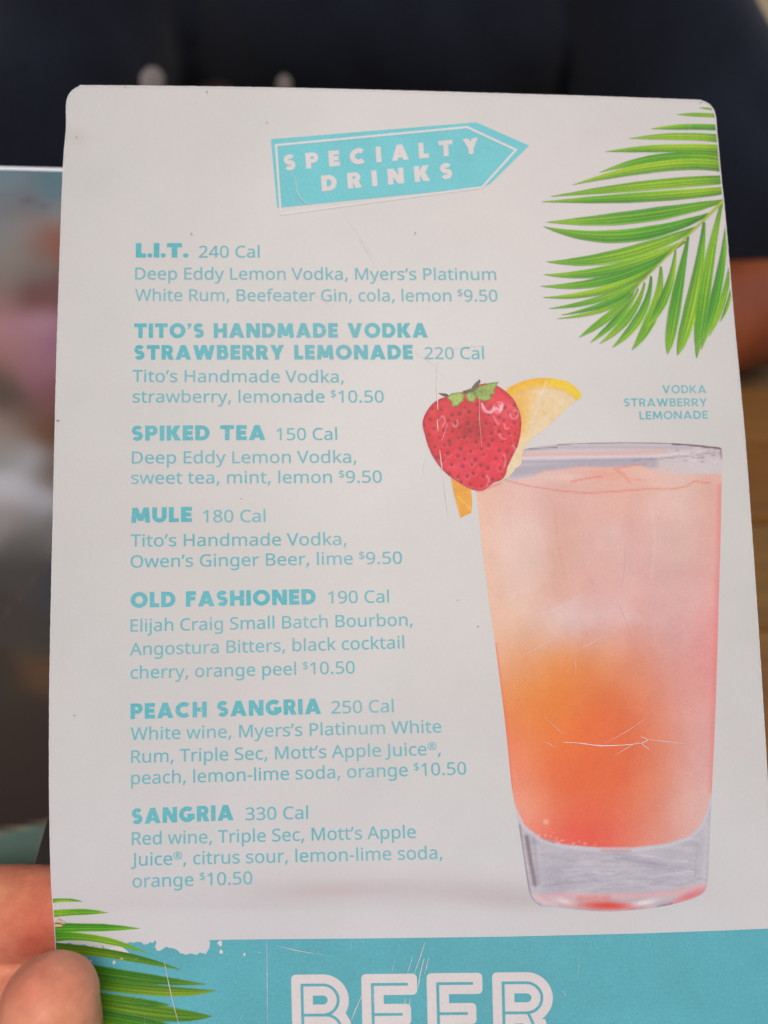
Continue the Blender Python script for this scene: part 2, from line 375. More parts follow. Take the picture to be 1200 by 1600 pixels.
®|667|224,111 224,461 326,461 383,455 423,435 445,403 453,358 448,324 434,298 413,279 391,266 484,111 415,111 334,249 285,249 285,111;325,299 353,303 374,315 387,333 391,356 387,380 375,397 354,407 324,410 285,410 285,299;334,-8 272,-3 216,14 165,40 122,75 87,118 61,168 45,225 39,286 45,348 61,404 87,454 122,498 165,533 216,559 272,575 334,581 393,575 448,559 498,533 542,498 578,454 605,404 622,348 628,286 622,225 606,168 580,118 545,75 502,40 451,14 395,-3;334,34 383,39 430,53 472,75 509,105 540,142 563,185 577,233 582,286 578,337 564,384 542,427 512,464 476,495 433,518 386,533 334,538 281,533 233,520 191,497 154,467 125,430 103,387 89,339 84,286 89,236 103,188 125,146 154,108 191,77 233,54 281,39
’|141|131,564 112,503 88,437 62,376 10,376 21,424 32,476 42,527 50,573 125,573
"""

# ---------------------------------------------------------------- lettering: outline glyphs (light humanist sans) and constructed headings
GL = {}
for ln in GLYPHS.strip('\n').split('\n'):
    ch, rest = ln[0], ln[2:]
    adv, cs = rest.split('|', 1)
    GL[ch] = (int(adv), [[tuple(map(int, p.split(','))) for p in c.split(' ')] for c in cs.split(';') if c])
def embolden(cs, e):
    def area(c): return sum(c[i - 1][0] * c[i][1] - c[i][0] * c[i - 1][1] for i in range(len(c)))
    if not cs: return cs
    sg = 1 if area(max(cs, key=lambda c: abs(area(c)))) > 0 else -1
    out = []
    for c in cs:
        P = np.array(c, float); a = P - np.roll(P, 1, 0); b = np.roll(P, -1, 0) - P
        a /= np.linalg.norm(a, axis=1)[:, None] + 1e-9; b /= np.linalg.norm(b, axis=1)[:, None] + 1e-9
        na = np.stack([a[:, 1], -a[:, 0]], 1); nb = np.stack([b[:, 1], -b[:, 0]], 1)
        mm = na + nb; mm /= np.linalg.norm(mm, axis=1)[:, None] + 1e-9
        k = e / np.clip((mm * na).sum(1), .5, 1)
        out.append([tuple(p) for p in P + sg * mm * k[:, None]])
    return out
GCACHE = {}
def body_glyph(ch):
    """adv, verts, faces in cap heights"""
    if ch not in GCACHE:
        adv, cs = GL[ch]
        if cs:
            V, F = fill(embolden(cs, 7), rule='evenodd'); V = V / 573.0
        else: V, F = np.zeros((0, 2)), np.zeros((0, 3), int)
        GCACHE[ch] = (adv / 573.0, V, F)
    return GCACHE[ch]

def arc(cx, cy, rx, ry, a0, a1, n=12):
    return [(cx + rx * math.cos(R(a0 + (a1 - a0) * i / n)), cy + ry * math.sin(R(a0 + (a1 - a0) * i / n))) for i in range(n + 1)]
def rect(x0, y0, x1, y1): return [(x0, y0), (x1, y0), (x1, y1), (x0, y1)]
def rrect(x0, y0, x1, y1, r=.055):
    return arc(x1 - r, y0 + r, r, r, -90, 0, 4) + arc(x1 - r, y1 - r, r, r, 0, 90, 4) + arc(x0 + r, y1 - r, r, r, 90, 180, 4) + arc(x0 + r, y0 + r, r, r, 180, 270, 4)

def head_contours(ch, w):
    """constructed geometric capital, cap height 1, stroke w -> (advance, contours)"""
    h = w / 2; C = []
    def bar(*a): C.append(rect(*a))
    def leg(x0, y0, x1, y1, ww): C.append(ccw([(x0, y0), (x0 + ww, y0), (x1 + ww, y1), (x1, y1)]))
    def bowl(x0, y0, x1, y1, wv):
        r = (y1 - y0) / 2; xr = max(x0 + w, x1 - r * .95)
        C.append([(x0, y0), (xr, y0)] + arc(xr, (y0 + y1) / 2, x1 - xr, r, -90, 90, 14) + [(xr, y1), (x0, y1)])
        ri = r - wv; q = max(x1 - xr - w, .02)
        if ri > .015:
            inner = [(x0 + w, y0 + wv), (xr, y0 + wv)] + arc(xr, (y0 + y1) / 2, q, ri, -90, 90, 12) + [(xr, y1 - wv), (x0 + w, y1 - wv)]
            C.append(inner[::-1])
    v = w * .92
    if ch == 'A':
        W = 1.02; ww = w * 1.12
        leg(0, 0, W / 2 - ww / 2, 1, ww); leg(W - ww, 0, W / 2 - ww / 2, 1, ww); bar(W * .22, .17, W * .78, .17 + v * .75)
    elif ch == 'B':
        W = .76; bowl(0, .46, W * .93, 1, v * .86); bowl(0, 0, W, .46 + v * .86, v * .86)
    elif ch == 'C':
        W = .95; C.append(stroke_poly(arc(.53, .5, .53 - h, .5 - h * .95, 48, 312, 26), w))
    elif ch == 'D':
        W = .88; bowl(0, 0, W, 1, v)
    elif ch == 'E':
        W = .64; bar(0, 0, w, 1); bar(w * .9, 0, W, v); bar(w * .9, 1 - v, W, 1); bar(w * .9, .5 - v / 2, W * .94, .5 + v / 2)
    elif ch == 'F':
        W = .62; bar(0, 0, w, 1); bar(w * .9, 1 - v, W, 1); bar(w * .9, .40, W * .93, .40 + v)
    elif ch == 'G':
        W = 1.0; C.append(stroke_poly(arc(.52, .5, .52 - h, .5 - h * .95, 46, 330, 26), w)); bar(.52, .5 - v * .75, W, .5 + v * .1); bar(W - w, .17, W, .5)
    elif ch == 'H':
        W = .88; bar(0, 0, w, 1); bar(W - w, 0, W, 1); bar(w * .9, .5 - v / 2, W - w * .9, .5 + v / 2)
    elif ch == 'I':
        W = w; bar(0, 0, w, 1)
    elif ch == 'J':
        W = .5; C.append(stroke_poly([(W - h, 1)] + arc(W / 2, W / 2, W / 2 - h, W / 2 - h, 0, -150, 12), w))
    elif ch == 'K':
        W = .86; bar(0, 0, w, 1); ww = w * 1.25
        leg(w * .6, .42, W - ww, 1, ww); leg(W - ww + .02, 0, w * .75, .58, ww)
    elif ch == 'L':
        W = .58; bar(0, 0, w, 1); bar(w * .9, 0, W, v)
    elif ch == 'M':
        W = 1.10; ww = w * 1.08
        leg(0, 0, .07, 1, w); leg(W - w, 0, W - w - .07, 1, w); leg(.07, 1, W / 2 - ww / 2, .12, ww); leg(W - .07 - ww, 1, W / 2 - ww / 2, .12, ww)
    elif ch == 'N':
        W = .92; bar(0, 0, w, 1); bar(W - w, 0, W, 1); ww = w * 1.15; leg(0, 1, W - ww, 0, ww)
    elif ch == 'O':
        W = 1.06; C.append(arc(W / 2, .5, W / 2, .52, 0, 360, 32)[:-1]); C.append(arc(W / 2, .5, W / 2 - w, .52 - v, 0, 360, 28)[:-1][::-1])
    elif ch == 'P':
        W = .76; bar(0, 0, w, 1); bowl(0, .34, W, 1, v * .9)
    elif ch == 'R':
        W = .78; bar(0, 0, w, 1); bowl(0, .36, W * .96, 1, v * .88); ww = w * 1.2; leg(W - ww + .03, 0, W * .36, .42, ww)
    elif ch == 'S':
        W = .70; rx = (W - w) / 2; ry = (1.02 - v) / 4
        top = arc(W / 2, 1.01 - v / 2 - ry, rx, ry, 28, 270, 16); bot = arc(W / 2, -.01 + v / 2 + ry, rx, ry, 90, -152, 16)
        C.append(stroke_poly(top + bot[1:], v))
    elif ch == 'T':
        W = .84; bar(W / 2 - h, 0, W / 2 + h, 1); bar(0, 1 - v, W, 1)
    elif ch == 'U':
        W = .84; r = W / 2 - h; C.append(stroke_poly([(h, 1), (h, .45)] + arc(W / 2, r + h - .01, r, r, 180, 360, 16) + [(W - h, .45), (W - h, 1)], w))
    elif ch == 'V':
        W = .98; ww = w * 1.12; leg(0, 1, W / 2 - ww / 2, 0, ww); leg(W - ww, 1, W / 2 - ww / 2, 0, ww)
    elif ch == 'W':
        W = 1.42; ww = w * 1.08; q = W * .29
        leg(0, 1, q - ww / 2, 0, ww); leg(W / 2 - ww / 2, 1, q - ww / 2, 0, ww); leg(W / 2 - ww / 2, 1, W - q - ww / 2, 0, ww); leg(W - ww, 1, W - q - ww / 2, 0, ww)
    elif ch == 'Y':
        W = .92; ww = w * 1.15; leg(0, 1, W / 2 - ww / 2, .38, ww); leg(W - ww, 1, W / 2 - ww / 2, .38, ww); bar(W / 2 - h, 0, W / 2 + h, .45)
    elif ch == '’':
        W = w * .95; C.append([(0, .62), (w * .45, .62), (w * .95, .86), (w * .95, 1.0), (0.02, 1.0), (.02, .80), (w * .35, .78)]); C[-1] = ccw(C[-1])
    elif ch == '.':
        W = w * .95; C.append(arc(W / 2, W / 2, W / 2, W / 2, 0, 360, 14)[:-1])
    else: W = .42
    return W, C
HCACHE = {}
def head_glyph(ch, w, gap):
    k = (ch, w)
    if k not in HCACHE:
        W, C = head_contours(ch, w)
        if C: V, F = fill(C)
        else: V, F = np.zeros((0, 2)), np.zeros((0, 3), int)
        HCACHE[k] = (W, V, F)
    W, V, F = HCACHE[k]
    return W + gap, V, F

def layout(text, glyph):
    X = 0; VV = []; FF = []; k = 0; sup = False; prev = ''
    for ch in text:
        if ch == '^': sup = True; continue
        a, V, F = glyph(ch)
        if len(V):
            q = V.copy()
            if sup: q = q * .62; q[:, 1] += .42
            q[:, 0] += X; VV.append(q); FF.append(F + k); k += len(q)
        X += a * (.62 if sup else 1); sup = False
    V = np.concatenate(VV); F = np.concatenate(FF)
    return V, F

def set_text(text, x0, y0, x1, y1, cap, glyph, up=None):
    """lay text along the baseline (x0,y0)-(x1,y1), outermost ink touching both ends; returns sheet coordinates"""
    V, F = layout(text, glyph)
    a, b = V[:, 0].min(), V[:, 0].max()
    t = (V[:, 0] - a) / (b - a)
    X = x0 + (x1 - x0) * t; Y = y0 + (y1 - y0) * t
    if up is None:
        ux = (266 - X) / 9200; uy = -1.0
        X = X + ux * V[:, 1] * cap; Y = Y + uy * V[:, 1] * cap
        X = X
    else:
        X = X + up[0] * V[:, 1] * cap; Y = Y + up[1] * V[:, 1] * cap
    return X, Y, F

# ================================================================ THE DRINKS MENU
OUT = [(103, 200), (103, 165), (106, 151), (114, 140), (126, 134), (140, 133), (300, 134.5), (450, 137), (600, 140.5), (760, 145), (900, 149), (1000, 152.5), (1084, 155.6),
       (1097, 157), (1109, 163), (1116, 173), (1118.7, 184), (1120.5, 204), (1123.3, 233), (1127.5, 280), (1131.7, 317), (1138.3, 392), (1147.5, 500), (1155.5, 585),
       (1165, 690), (1173, 800), (1185, 975), (1198.7, 1197), (1211, 1400), (1226, 1600), (1246, 1850), (1262, 2040), (1258, 2064), (1238, 2080), (700, 2090), (150, 2098),
       (132, 2088), (124, 2060), (104, 1740), (93, 1580), (86.8, 1490), (84, 1440), (80, 1390), (77.2, 1300), (76.4, 1200), (76.8, 1080), (79, 950), (82, 820), (85, 680), (88.5, 540), (93, 400), (98, 262)]
RP = [p for p in OUT if p[0] > 1090 and 150 < p[1] < 2050]
RX = [p[0] for p in RP]; RY = [p[1] for p in RP]
LP = sorted([p for p in OUT if p[0] < 130 and 150 < p[1] < 2061], key=lambda p: p[1])
LX = [p[0] for p in LP]; LY = [p[1] for p in LP]

menu = tag(empty('drinks_menu', card_map(650, 2080, -.0003)),
           'pale drinks menu card with teal lists and a pink cocktail picture, held in front', 'menu')

# densify the outline, with the tiny nicks of a worn cut edge
def densify(poly, step, jitter=0.0):
    o = []
    for i in range(len(poly)):
        a = np.array(poly[i], float); b = np.array(poly[(i + 1) % len(poly)], float)
        n = max(1, int(np.linalg.norm(b - a) / step))
        for j in range(n):
            p = a + (b - a) * j / n
            if jitter: p = p + rng.normal(0, jitter, 2)
            o.append(tuple(p))
    return o
outl = densify(smooth_poly(OUT, 3), 5, .12)
# card tones: rubbed stains, printed smear below the picture, painted light
V, F = fill([ccw(outl)], step=11)
x, y = V[:, 0], V[:, 1]
cc = np.tile(np.array([191, 189, 185.]), (len(x), 1))
cc = p_blob(cc, x, y, 600, 1650, 1200, 420, (197, 196, 199), .8)  # stronger light on the lower card, painted into its colour
cc = p_blob(cc, x, y, 640, 1390, 330, 20, (184, 175, 176), .75)
cc = p_blob(cc, x, y, 520, 1392, 90, 9, (186, 166, 167), .6, -4)
cc = p_blob(cc, x, y, 770, 1402, 70, 13, (186, 168, 168), .6, 3)
cc = p_blob(cc, x, y, 330, 1412, 200, 10, (183, 178, 180), .5)
cc = p_blob(cc, x, y, 820, 1405, 60, 14, (176, 170, 173), .6)
cc = p_blob(cc, x, y, 960, 300, 260, 120, (196, 187, 184), .6)
nn = fnoise(x, y, .006, .009, 3)
cc = cc + nn[:, None] * np.array([2.2, 1.4, 1.6])
cc = p_blob(cc, x, y, 119, 214, 16, 14, (182, 174, 166), .6)

m, nt, b = newmat('card_stock')
a = nt.nodes.new('ShaderNodeAttribute'); a.attribute_name = 'ink'
g = ramp(nt, nz(nt, 1900, 3, .7), [(.25, (.97,) * 3), (.75, (1.02,) * 3)])
c = mixc(nt, 1.0, a.outputs['Color'], g, 'MULTIPLY')
g = ramp(nt, nz(nt, 38, 5, .6), [(.3, (.96, .955, .955)), (.7, (1.01, 1.02, 1.025))])
c = mixc(nt, 1.0, c, g, 'MULTIPLY')
f = ramp(nt, nz(nt, 420, 2, .5), [(.80, (0, 0, 0)), (.84, (.35,) * 3)])
c = mixc(nt, f, c, (.33, .30, .29))
nt.links.new(c, b.inputs['Base Color'])
b.inputs['Roughness'].default_value = .3
b.inputs['Specular IOR Level'].default_value = .35
bump(nt, b, nz(nt, 1500, 3, .6), .12, .00005)
CARD = m
m2, nt2, b2 = newmat('cut_edge'); b2.inputs['Base Color'].default_value = (.78, .74, .70, 1); b2.inputs['Roughness'].default_value = .3
EDGE = m2

nv = len(x)
front = card_map(x, y, 0)
mesh_obj('card_face', front, F, CARD, menu, ink(cc), smooth=True)
# core and back of the card, a closed shell .5 mm thick just under the printed face
oo = np.array(outl); n = len(oo)
f1 = card_map(oo[:, 0], oo[:, 1], -.00001); f2 = card_map(oo[:, 0], oo[:, 1], -.00055)
sv = np.concatenate([f1, f2, card_map(x, y, -.00055)])
sf = [(i, (i + 1) % n, n + (i + 1) % n, n + i) for i in range(n)] + [(2 * n + t[0], 2 * n + t[2], 2 * n + t[1]) for t in F]
mesh_obj('card_core', sv, sf, EDGE, menu)
# the clear laminate's lip along the cut edge, its caught light painted as paler colour
cen_ = np.array([650., 1100.]); on = np.array(outl)
dn = np.roll(on, -1, 0) - np.roll(on, 1, 0); dn /= np.linalg.norm(dn, axis=1)[:, None]; nn_ = np.stack([-dn[:, 1], dn[:, 0]], 1)
nn_ *= np.sign(((cen_ - on) * nn_).sum(1))[:, None]
lipw = 2.1 + .5 * np.sin(np.arange(len(on)) * .9)
inn = on + nn_ * lipw[:, None]
mesh_obj('laminate_lip', np.concatenate([card_map(on[:, 0], on[:, 1], -.00008), card_map(inn[:, 0], inn[:, 1], .00005)]), [(i, (i + 1) % n, n + (i + 1) % n, n + i) for i in range(n)], print_mat('laminate_lip', (214, 209, 207), grain=.04, rough=.25), menu)

LAYER = [0]
def decal(name, X, Y, F, mat, layer, parent=menu, colors=None, fn=card_map):
    return mesh_obj(name, fn(X, Y, .00003 * layer), F, mat, parent, colors)

TEAL_H = print_mat('teal_heading_ink', (84, 172, 180), wear=.6, grain=.12, pale=.14)
TEAL_B = print_mat('teal_text_ink', (98, 172, 180), wear=.35, grain=.10, pale=.22)
TEAL_S = print_mat('teal_sign_ink', (104, 188, 194), wear=.35, grain=.08)
TEAL_F = print_mat('teal_band_ink', (86, 164, 174), wear=.12, grain=.12)
WHITE = print_mat('unprinted_white', (206, 199, 197), grain=.06)
WORN = print_mat('worn_board', (206, 168, 138), grain=.1)
WHITE2 = print_mat('pale_line_ink', (208, 203, 201), grain=.06)

# ---- the item lists
bg_ = body_glyph
hg = lambda ch: head_glyph(ch, .285, .125) if ch != ' ' else (.52, np.zeros((0, 2)), np.zeros((0, 3), int))
hg2 = lambda ch: head_glyph(ch, .32, .06) if ch != ' ' else (.5, np.zeros((0, 2)), np.zeros((0, 3), int))
HEADS = [('L.I.T.', 212, 402.4, 294.5, 402.4, 22.7, 1), ('TITO’S HANDMADE VODKA', 209.5, 528, 668.8, 527.4, 22.8, 0),
         ('STRAWBERRY LEMONADE', 209.5, 562, 645.5, 561.5, 22.8, 0), ('SPIKED TEA', 205.8, 688.6, 415, 687.5, 23.5, 0),
         ('MULE', 204.8, 817, 300, 815.5, 23.8, 0), ('OLD FASHIONED', 203.8, 949.6, 493.6, 944.2, 24, 0),
         ('PEACH SANGRIA', 203.8, 1123.7, 501.9, 1115.5, 24.3, 0), ('SANGRIA', 205.8, 1287.9, 365, 1281.7, 24.5, 0)]
for t, x0, y0, x1, y1, cap, k in HEADS:
    X, Y, F = set_text(t, x0, y0, x1, y1, cap, hg2 if k else hg)
    decal('item_heading', X, Y, F, TEAL_H, 1)
BODY = [('240 Cal', 310.7, 402.4, 405.8, 402.2, 18.2), ('Deep Eddy Lemon Vodka, Myers’s Platinum', 211, 436.5, 775.7, 437.5, 18.2),
        ('White Rum, Beefeater Gin, cola, lemon ^$9.50', 211, 470, 777.8, 471, 18.2), ('220 Cal', 663.6, 561, 756.6, 561, 18.4),
        ('Tito’s Handmade Vodka,', 206.9, 596.6, 537.5, 597.7, 18.4), ('strawberry, lemonade ^$10.50', 206.9, 628.7, 600, 628.7, 18.4),
        ('150 Cal', 432, 687.7, 527, 687.3, 18.6), ('Deep Eddy Lemon Vodka,', 205.8, 724.2, 557, 723, 18.6),
        ('sweet tea, mint, lemon ^$9.50', 204.8, 756, 597, 754, 18.6), ('180 Cal', 317, 816, 415, 815.4, 18.8),
        ('Tito’s Handmade Vodka,', 203.8, 854, 541.7, 851.5, 18.8), ('Owen’s Ginger Beer, lime ^$9.50', 203.8, 886.8, 628.5, 880.6, 18.8),
        ('190 Cal', 512.7, 942.8, 608.3, 941.3, 19), ('Elijah Craig Small Batch Bourbon,', 203.8, 987, 645, 977.5, 19),
        ('Angostura Bitters, black cocktail', 202.7, 1024, 632, 1013, 19.1), ('cherry, orange peel ^$10.50', 203.8, 1060.5, 554.6, 1052.2, 19.2),
        ('250 Cal', 517.9, 1115, 615.5, 1112.6, 19.3), ('White wine, Myers’s Platinum White', 203.8, 1156.3, 690, 1144.5, 19.3),
        ('Rum, Triple Sec, Mott’s Apple Juice^®,', 204.8, 1192, 689, 1179.5, 19.4), ('peach, lemon-lime soda, orange ^$10.50', 204.8, 1225.5, 729, 1210, 19.5),
        ('330 Cal', 383.6, 1281.6, 481.7, 1279.4, 19.6), ('Red wine, Triple Sec, Mott’s Apple', 205.8, 1320.2, 650, 1309.4, 19.6),
        ('Juice^®, citrus sour, lemon-lime soda,', 204.5, 1352.8, 691.5, 1342, 19.7), ('orange ^$10.50', 206.9, 1386.8, 394.4, 1381.4, 19.7)]
for t, x0, y0, x1, y1, cap in BODY:
    X, Y, F = set_text(t, x0, y0, x1, y1, cap, bg_)
    decal('item_text', X, Y, F, TEAL_B, 1)
cg = lambda ch: head_glyph(ch, .19, .17)
for t, x0, y0, x1, y1 in (('VODKA', 1035.3, 614.4, 1103.6, 614.2), ('STRAWBERRY', 975.3, 635, 1105.1, 634.8), ('LEMONADE', 999.6, 655.4, 1106.4, 654.2)):
    X, Y, F = set_text(t, x0, y0, x1, y1, 12.6, cg, up=(-.06, -1))
    decal('picture_caption', X, Y, F, TEAL_B, 1)

# ---- the arrow-shaped sign
sign = [(423.2, 217.5), (744.2, 191), (826.7, 227.4), (766, 287), (753, 292.5), (433.3, 324.8)]
V, F = fill([ccw(sign)], step=9)
sg = decal('arrow_sign', V[:, 0], V[:, 1], F, TEAL_S, 1)
def outline_band(pts, wd):
    P = [np.array(p, float) for p in pts]; n = len(P); o = []; i_ = []
    for k in range(n):
        a, b, c = P[k - 1], P[k], P[(k + 1) % n]
        d0 = (b - a) / np.linalg.norm(b - a); d1 = (c - b) / np.linalg.norm(c - b)
        m_ = np.array([-d0[1] - d1[1], d0[0] + d1[0]]); m_ /= np.linalg.norm(m_)
        s = 1 / max(.3, m_ @ np.array([-d0[1], d0[0]]))
        o.append(tuple(b + m_ * wd / 2 * s)); i_.append(tuple(b - m_ * wd / 2 * s))
    return [ccw(o), ccw(i_)[::-1]]
wl = [(431.2, 226.8), (730, 198.6), (806.2, 234.3), (753.2, 292.6), (438.6, 334.6)]
V, F = fill(outline_band(wl, 3.4), step=9)
mesh_obj('sign_outline', card_map(V[:, 0], V[:, 1], .00006), F, WHITE2, sg)
sgl = lambda ch: head_glyph(ch, .30, .62)
for t, a in (('SPECIALTY', (444.5, 266.8, 748.5, 239.4)), ('DRINKS', (503.2, 299.2, 707.2, 278.6))):
    X, Y, F = set_text(t, *a, 24.5, sgl, up=(-.075, -1))
    mesh_obj('sign_lettering', card_map(X, Y, .00006), F, WHITE, sg)

# ---- the teal band and its lettering
top = [(1214, 1450.3), (1130, 1454), (1000, 1458.6), (900, 1461), (800, 1463.4), (680, 1465), (560, 1466.5), (430, 1467.5), (360, 1468.3), (327, 1469), (328, 1478), (321, 1491), (315, 1489),
       (306, 1491.5), (296, 1490), (288, 1491.5), (281, 1489), (276, 1484), (268, 1481), (258, 1480), (254, 1484), (246, 1486), (242, 1480), (245, 1472), (242, 1470), (238, 1474), (233, 1472), (230, 1475),
       (224, 1476), (220, 1472), (214, 1471), (208, 1473.5), (203, 1472), (196, 1477), (193, 1473), (186, 1475), (178, 1487), (173, 1484), (165, 1484), (161, 1478), (155, 1481), (150, 1477), (141, 1480),
       (130, 1475), (118, 1477), (108, 1473), (96, 1476), (87, 1474)]
bandp = top + [(87.4, 1500), (93.6, 1580), (104.6, 1740), (123, 2030), (128, 2060), (1240, 2055), (1256, 2000), (1245.6, 1850), (1225.6, 1600), (1211, 1410)]
_o = []
for (xa, ya), (xb, yb) in zip(bandp, bandp[1:] + bandp[:1]):
    _o.append((xa, ya))
    if xa < 330 and xb < 330 and ya < 1494 and yb < 1494 and xa > 87:
        _o += [(xa + (xb - xa) * q_ + rng.normal(0, .5), ya + (yb - ya) * q_ + rng.normal(0, .7)) for q_ in (.25, .5, .75)]
bandp = _o
bandp = [(min(px, np.interp(py, RY, RX) - 1.2), py) if px > 600 else (max(px, np.interp(py, LY, LX) + 1.0), py) for px, py in bandp]
V, F = fill([ccw(bandp)], step=12)
band = decal('teal_band', V[:, 0], V[:, 1], F, TEAL_F, 1)
for q, (ax_, ay_, aw_, ah_) in enumerate([(88, 1446, 10, 3), (92, 1439, 5, 3), (99, 1442, 4, 2), (95, 1492.5, 8, 1.5), (190, 1498, 3, 1.5), (124, 1496, 14, 2.5), (112, 1493, 7, 1.5)]):
    poly = [(max(ax_ + aw_ * math.cos(t_) * rng.uniform(.7, 1.1), np.interp(ay_, LY, LX) + 1.5), ay_ + ah_ * math.sin(t_) * rng.uniform(.6, 1.2)) for t_ in np.linspace(0, 2 * math.pi, 11)[:-1]]
    V, F = fill([ccw(poly)])
    decal('worn_patch', V[:, 0], V[:, 1], F, WORN, 9)
specks = [(344, 1474, 3.6), (345.5, 1487, 2.8), (382, 1491, 2.0), (178, 1504, 2.4), (142, 1501, 1.8), (214, 1483, 1.4), (405, 1488, 1.0)]
for sx, sy, sr in specks:
    ang = np.linspace(0, 2 * math.pi, 9)[:-1]
    poly = [(sx + sr * (1 + .35 * math.sin(3 * a_ + sx)) * math.cos(a_), sy + sr * 1.1 * (1 + .3 * math.cos(2 * a_ + sy)) * math.sin(a_)) for a_ in ang]
    V, F = fill([ccw(poly)])
    mesh_obj('worn_speck', card_map(V[:, 0], V[:, 1], .00006), F, WHITE, band)
V, F = fill([ccw([(180, 1478), (190, 1479), (199, 1486), (203, 1490), (200, 1497), (190, 1498), (176, 1492), (168, 1487), (172, 1481)]), ccw([(148, 1478), (160, 1480), (163, 1484), (150, 1485), (140, 1482)])])
mesh_obj('worn_patch', card_map(V[:, 0], V[:, 1], .00006), F, WHITE, band)

def beer_letter(ch):
    w_ = .26
    if ch == 'B':
        W = .73
        C = [rrect(0, 0, w_, 1)]
        def bowl(y0, y1, x1):
            r = (y1 - y0) / 2; xr = x1 - r
            C.append([(.06, y0), (xr, y0)] + arc(xr, (y0 + y1) / 2, r, r, -90, 90, 18) + [(xr, y1), (.06, y1)])
            ri = max(r - w_, .03); C.append(([(w_, y0 + w_), (xr, y0 + w_)] + arc(xr, (y0 + y1) / 2, ri, ri, -90, 90, 12) + [(xr, y1 - w_), (w_, y1 - w_)])[::-1])
        bowl(.37, 1.0, .70); bowl(0, .63, .73)
        lines = [[(.13, .87)] + arc(.385, .685, .185, .185, 90, -90, 14) + [(.13, .50)], [(.385, .50)] + arc(.415, .315, .185, .185, 80, -90, 14) + [(.13, .13)], [(.13, .115), (.13, .885)]]
    elif ch == 'E':
        W = .66
        C = [rrect(0, 0, w_, 1), rrect(0, .74, W, 1), rrect(0, .37, W * .88, .63), rrect(0, 0, W, .26)]
        lines = [[(.13, .115), (.13, .885)], [(.115, .87), (W - .11, .87)], [(.13, .50), (W * .88 - .10, .50)], [(.115, .13), (W - .11, .13)]]
    else:
        W = .74
        C = [rrect(0, 0, w_, 1)]
        r = .315; xr = W - .02 - r
        C.append([(.06, .37), (xr, .37)] + arc(xr, .685, r, r, -90, 90, 18) + [(xr, 1), (.06, 1)])
        C.append(([(w_, .63), (xr, .63)] + arc(xr, .685, .06, .055, -90, 90, 10) + [(xr, .74), (w_, .74)])[::-1])
        C.append(ccw([(W - .28, 0), (W + .02, 0), (.62, .42), (.34, .45)]))
        lines = [[(.13, .115), (.13, .885)], [(.115, .87)] + arc(xr, .685, .185, .185, 90, -90, 14) + [(.13, .50)], [(.42, .50), (W - .13, .05)]]
    C = [c if i or True else c for i, c in enumerate(C)]
    return W, C, [stroke_poly(l, .034) for l in lines]
beer = decal('band_lettering', *[np.array([460., 470, 465]), np.array([1900., 1900, 1905])], [(0, 1, 2)], WHITE, 2, band) if 0 else None
for ch, x0, x1, yt in (('B', 454.7, 548, 1523), ('E', 564.3, 651.3, 1522), ('E', 666.3, 753.3, 1520.7), ('R', 768.7, 865.5, 1519.5)):
    W, C, Ls = beer_letter(ch)
    sx = (x1 - x0) / W
    for nm, cs, mat, lay in (('letter', C, WHITE, 2), ('letter_inline', Ls, TEAL_F, 3)):
        V, F = fill(cs, step=.09)
        X = x0 + V[:, 0] * sx + (V[:, 1] - 1) * -3; Y = yt + (1 - V[:, 1]) * 127 - V[:, 0] * 1.2
        mesh_obj(nm, card_map(X, Y, .00003 * lay), F, mat, band)

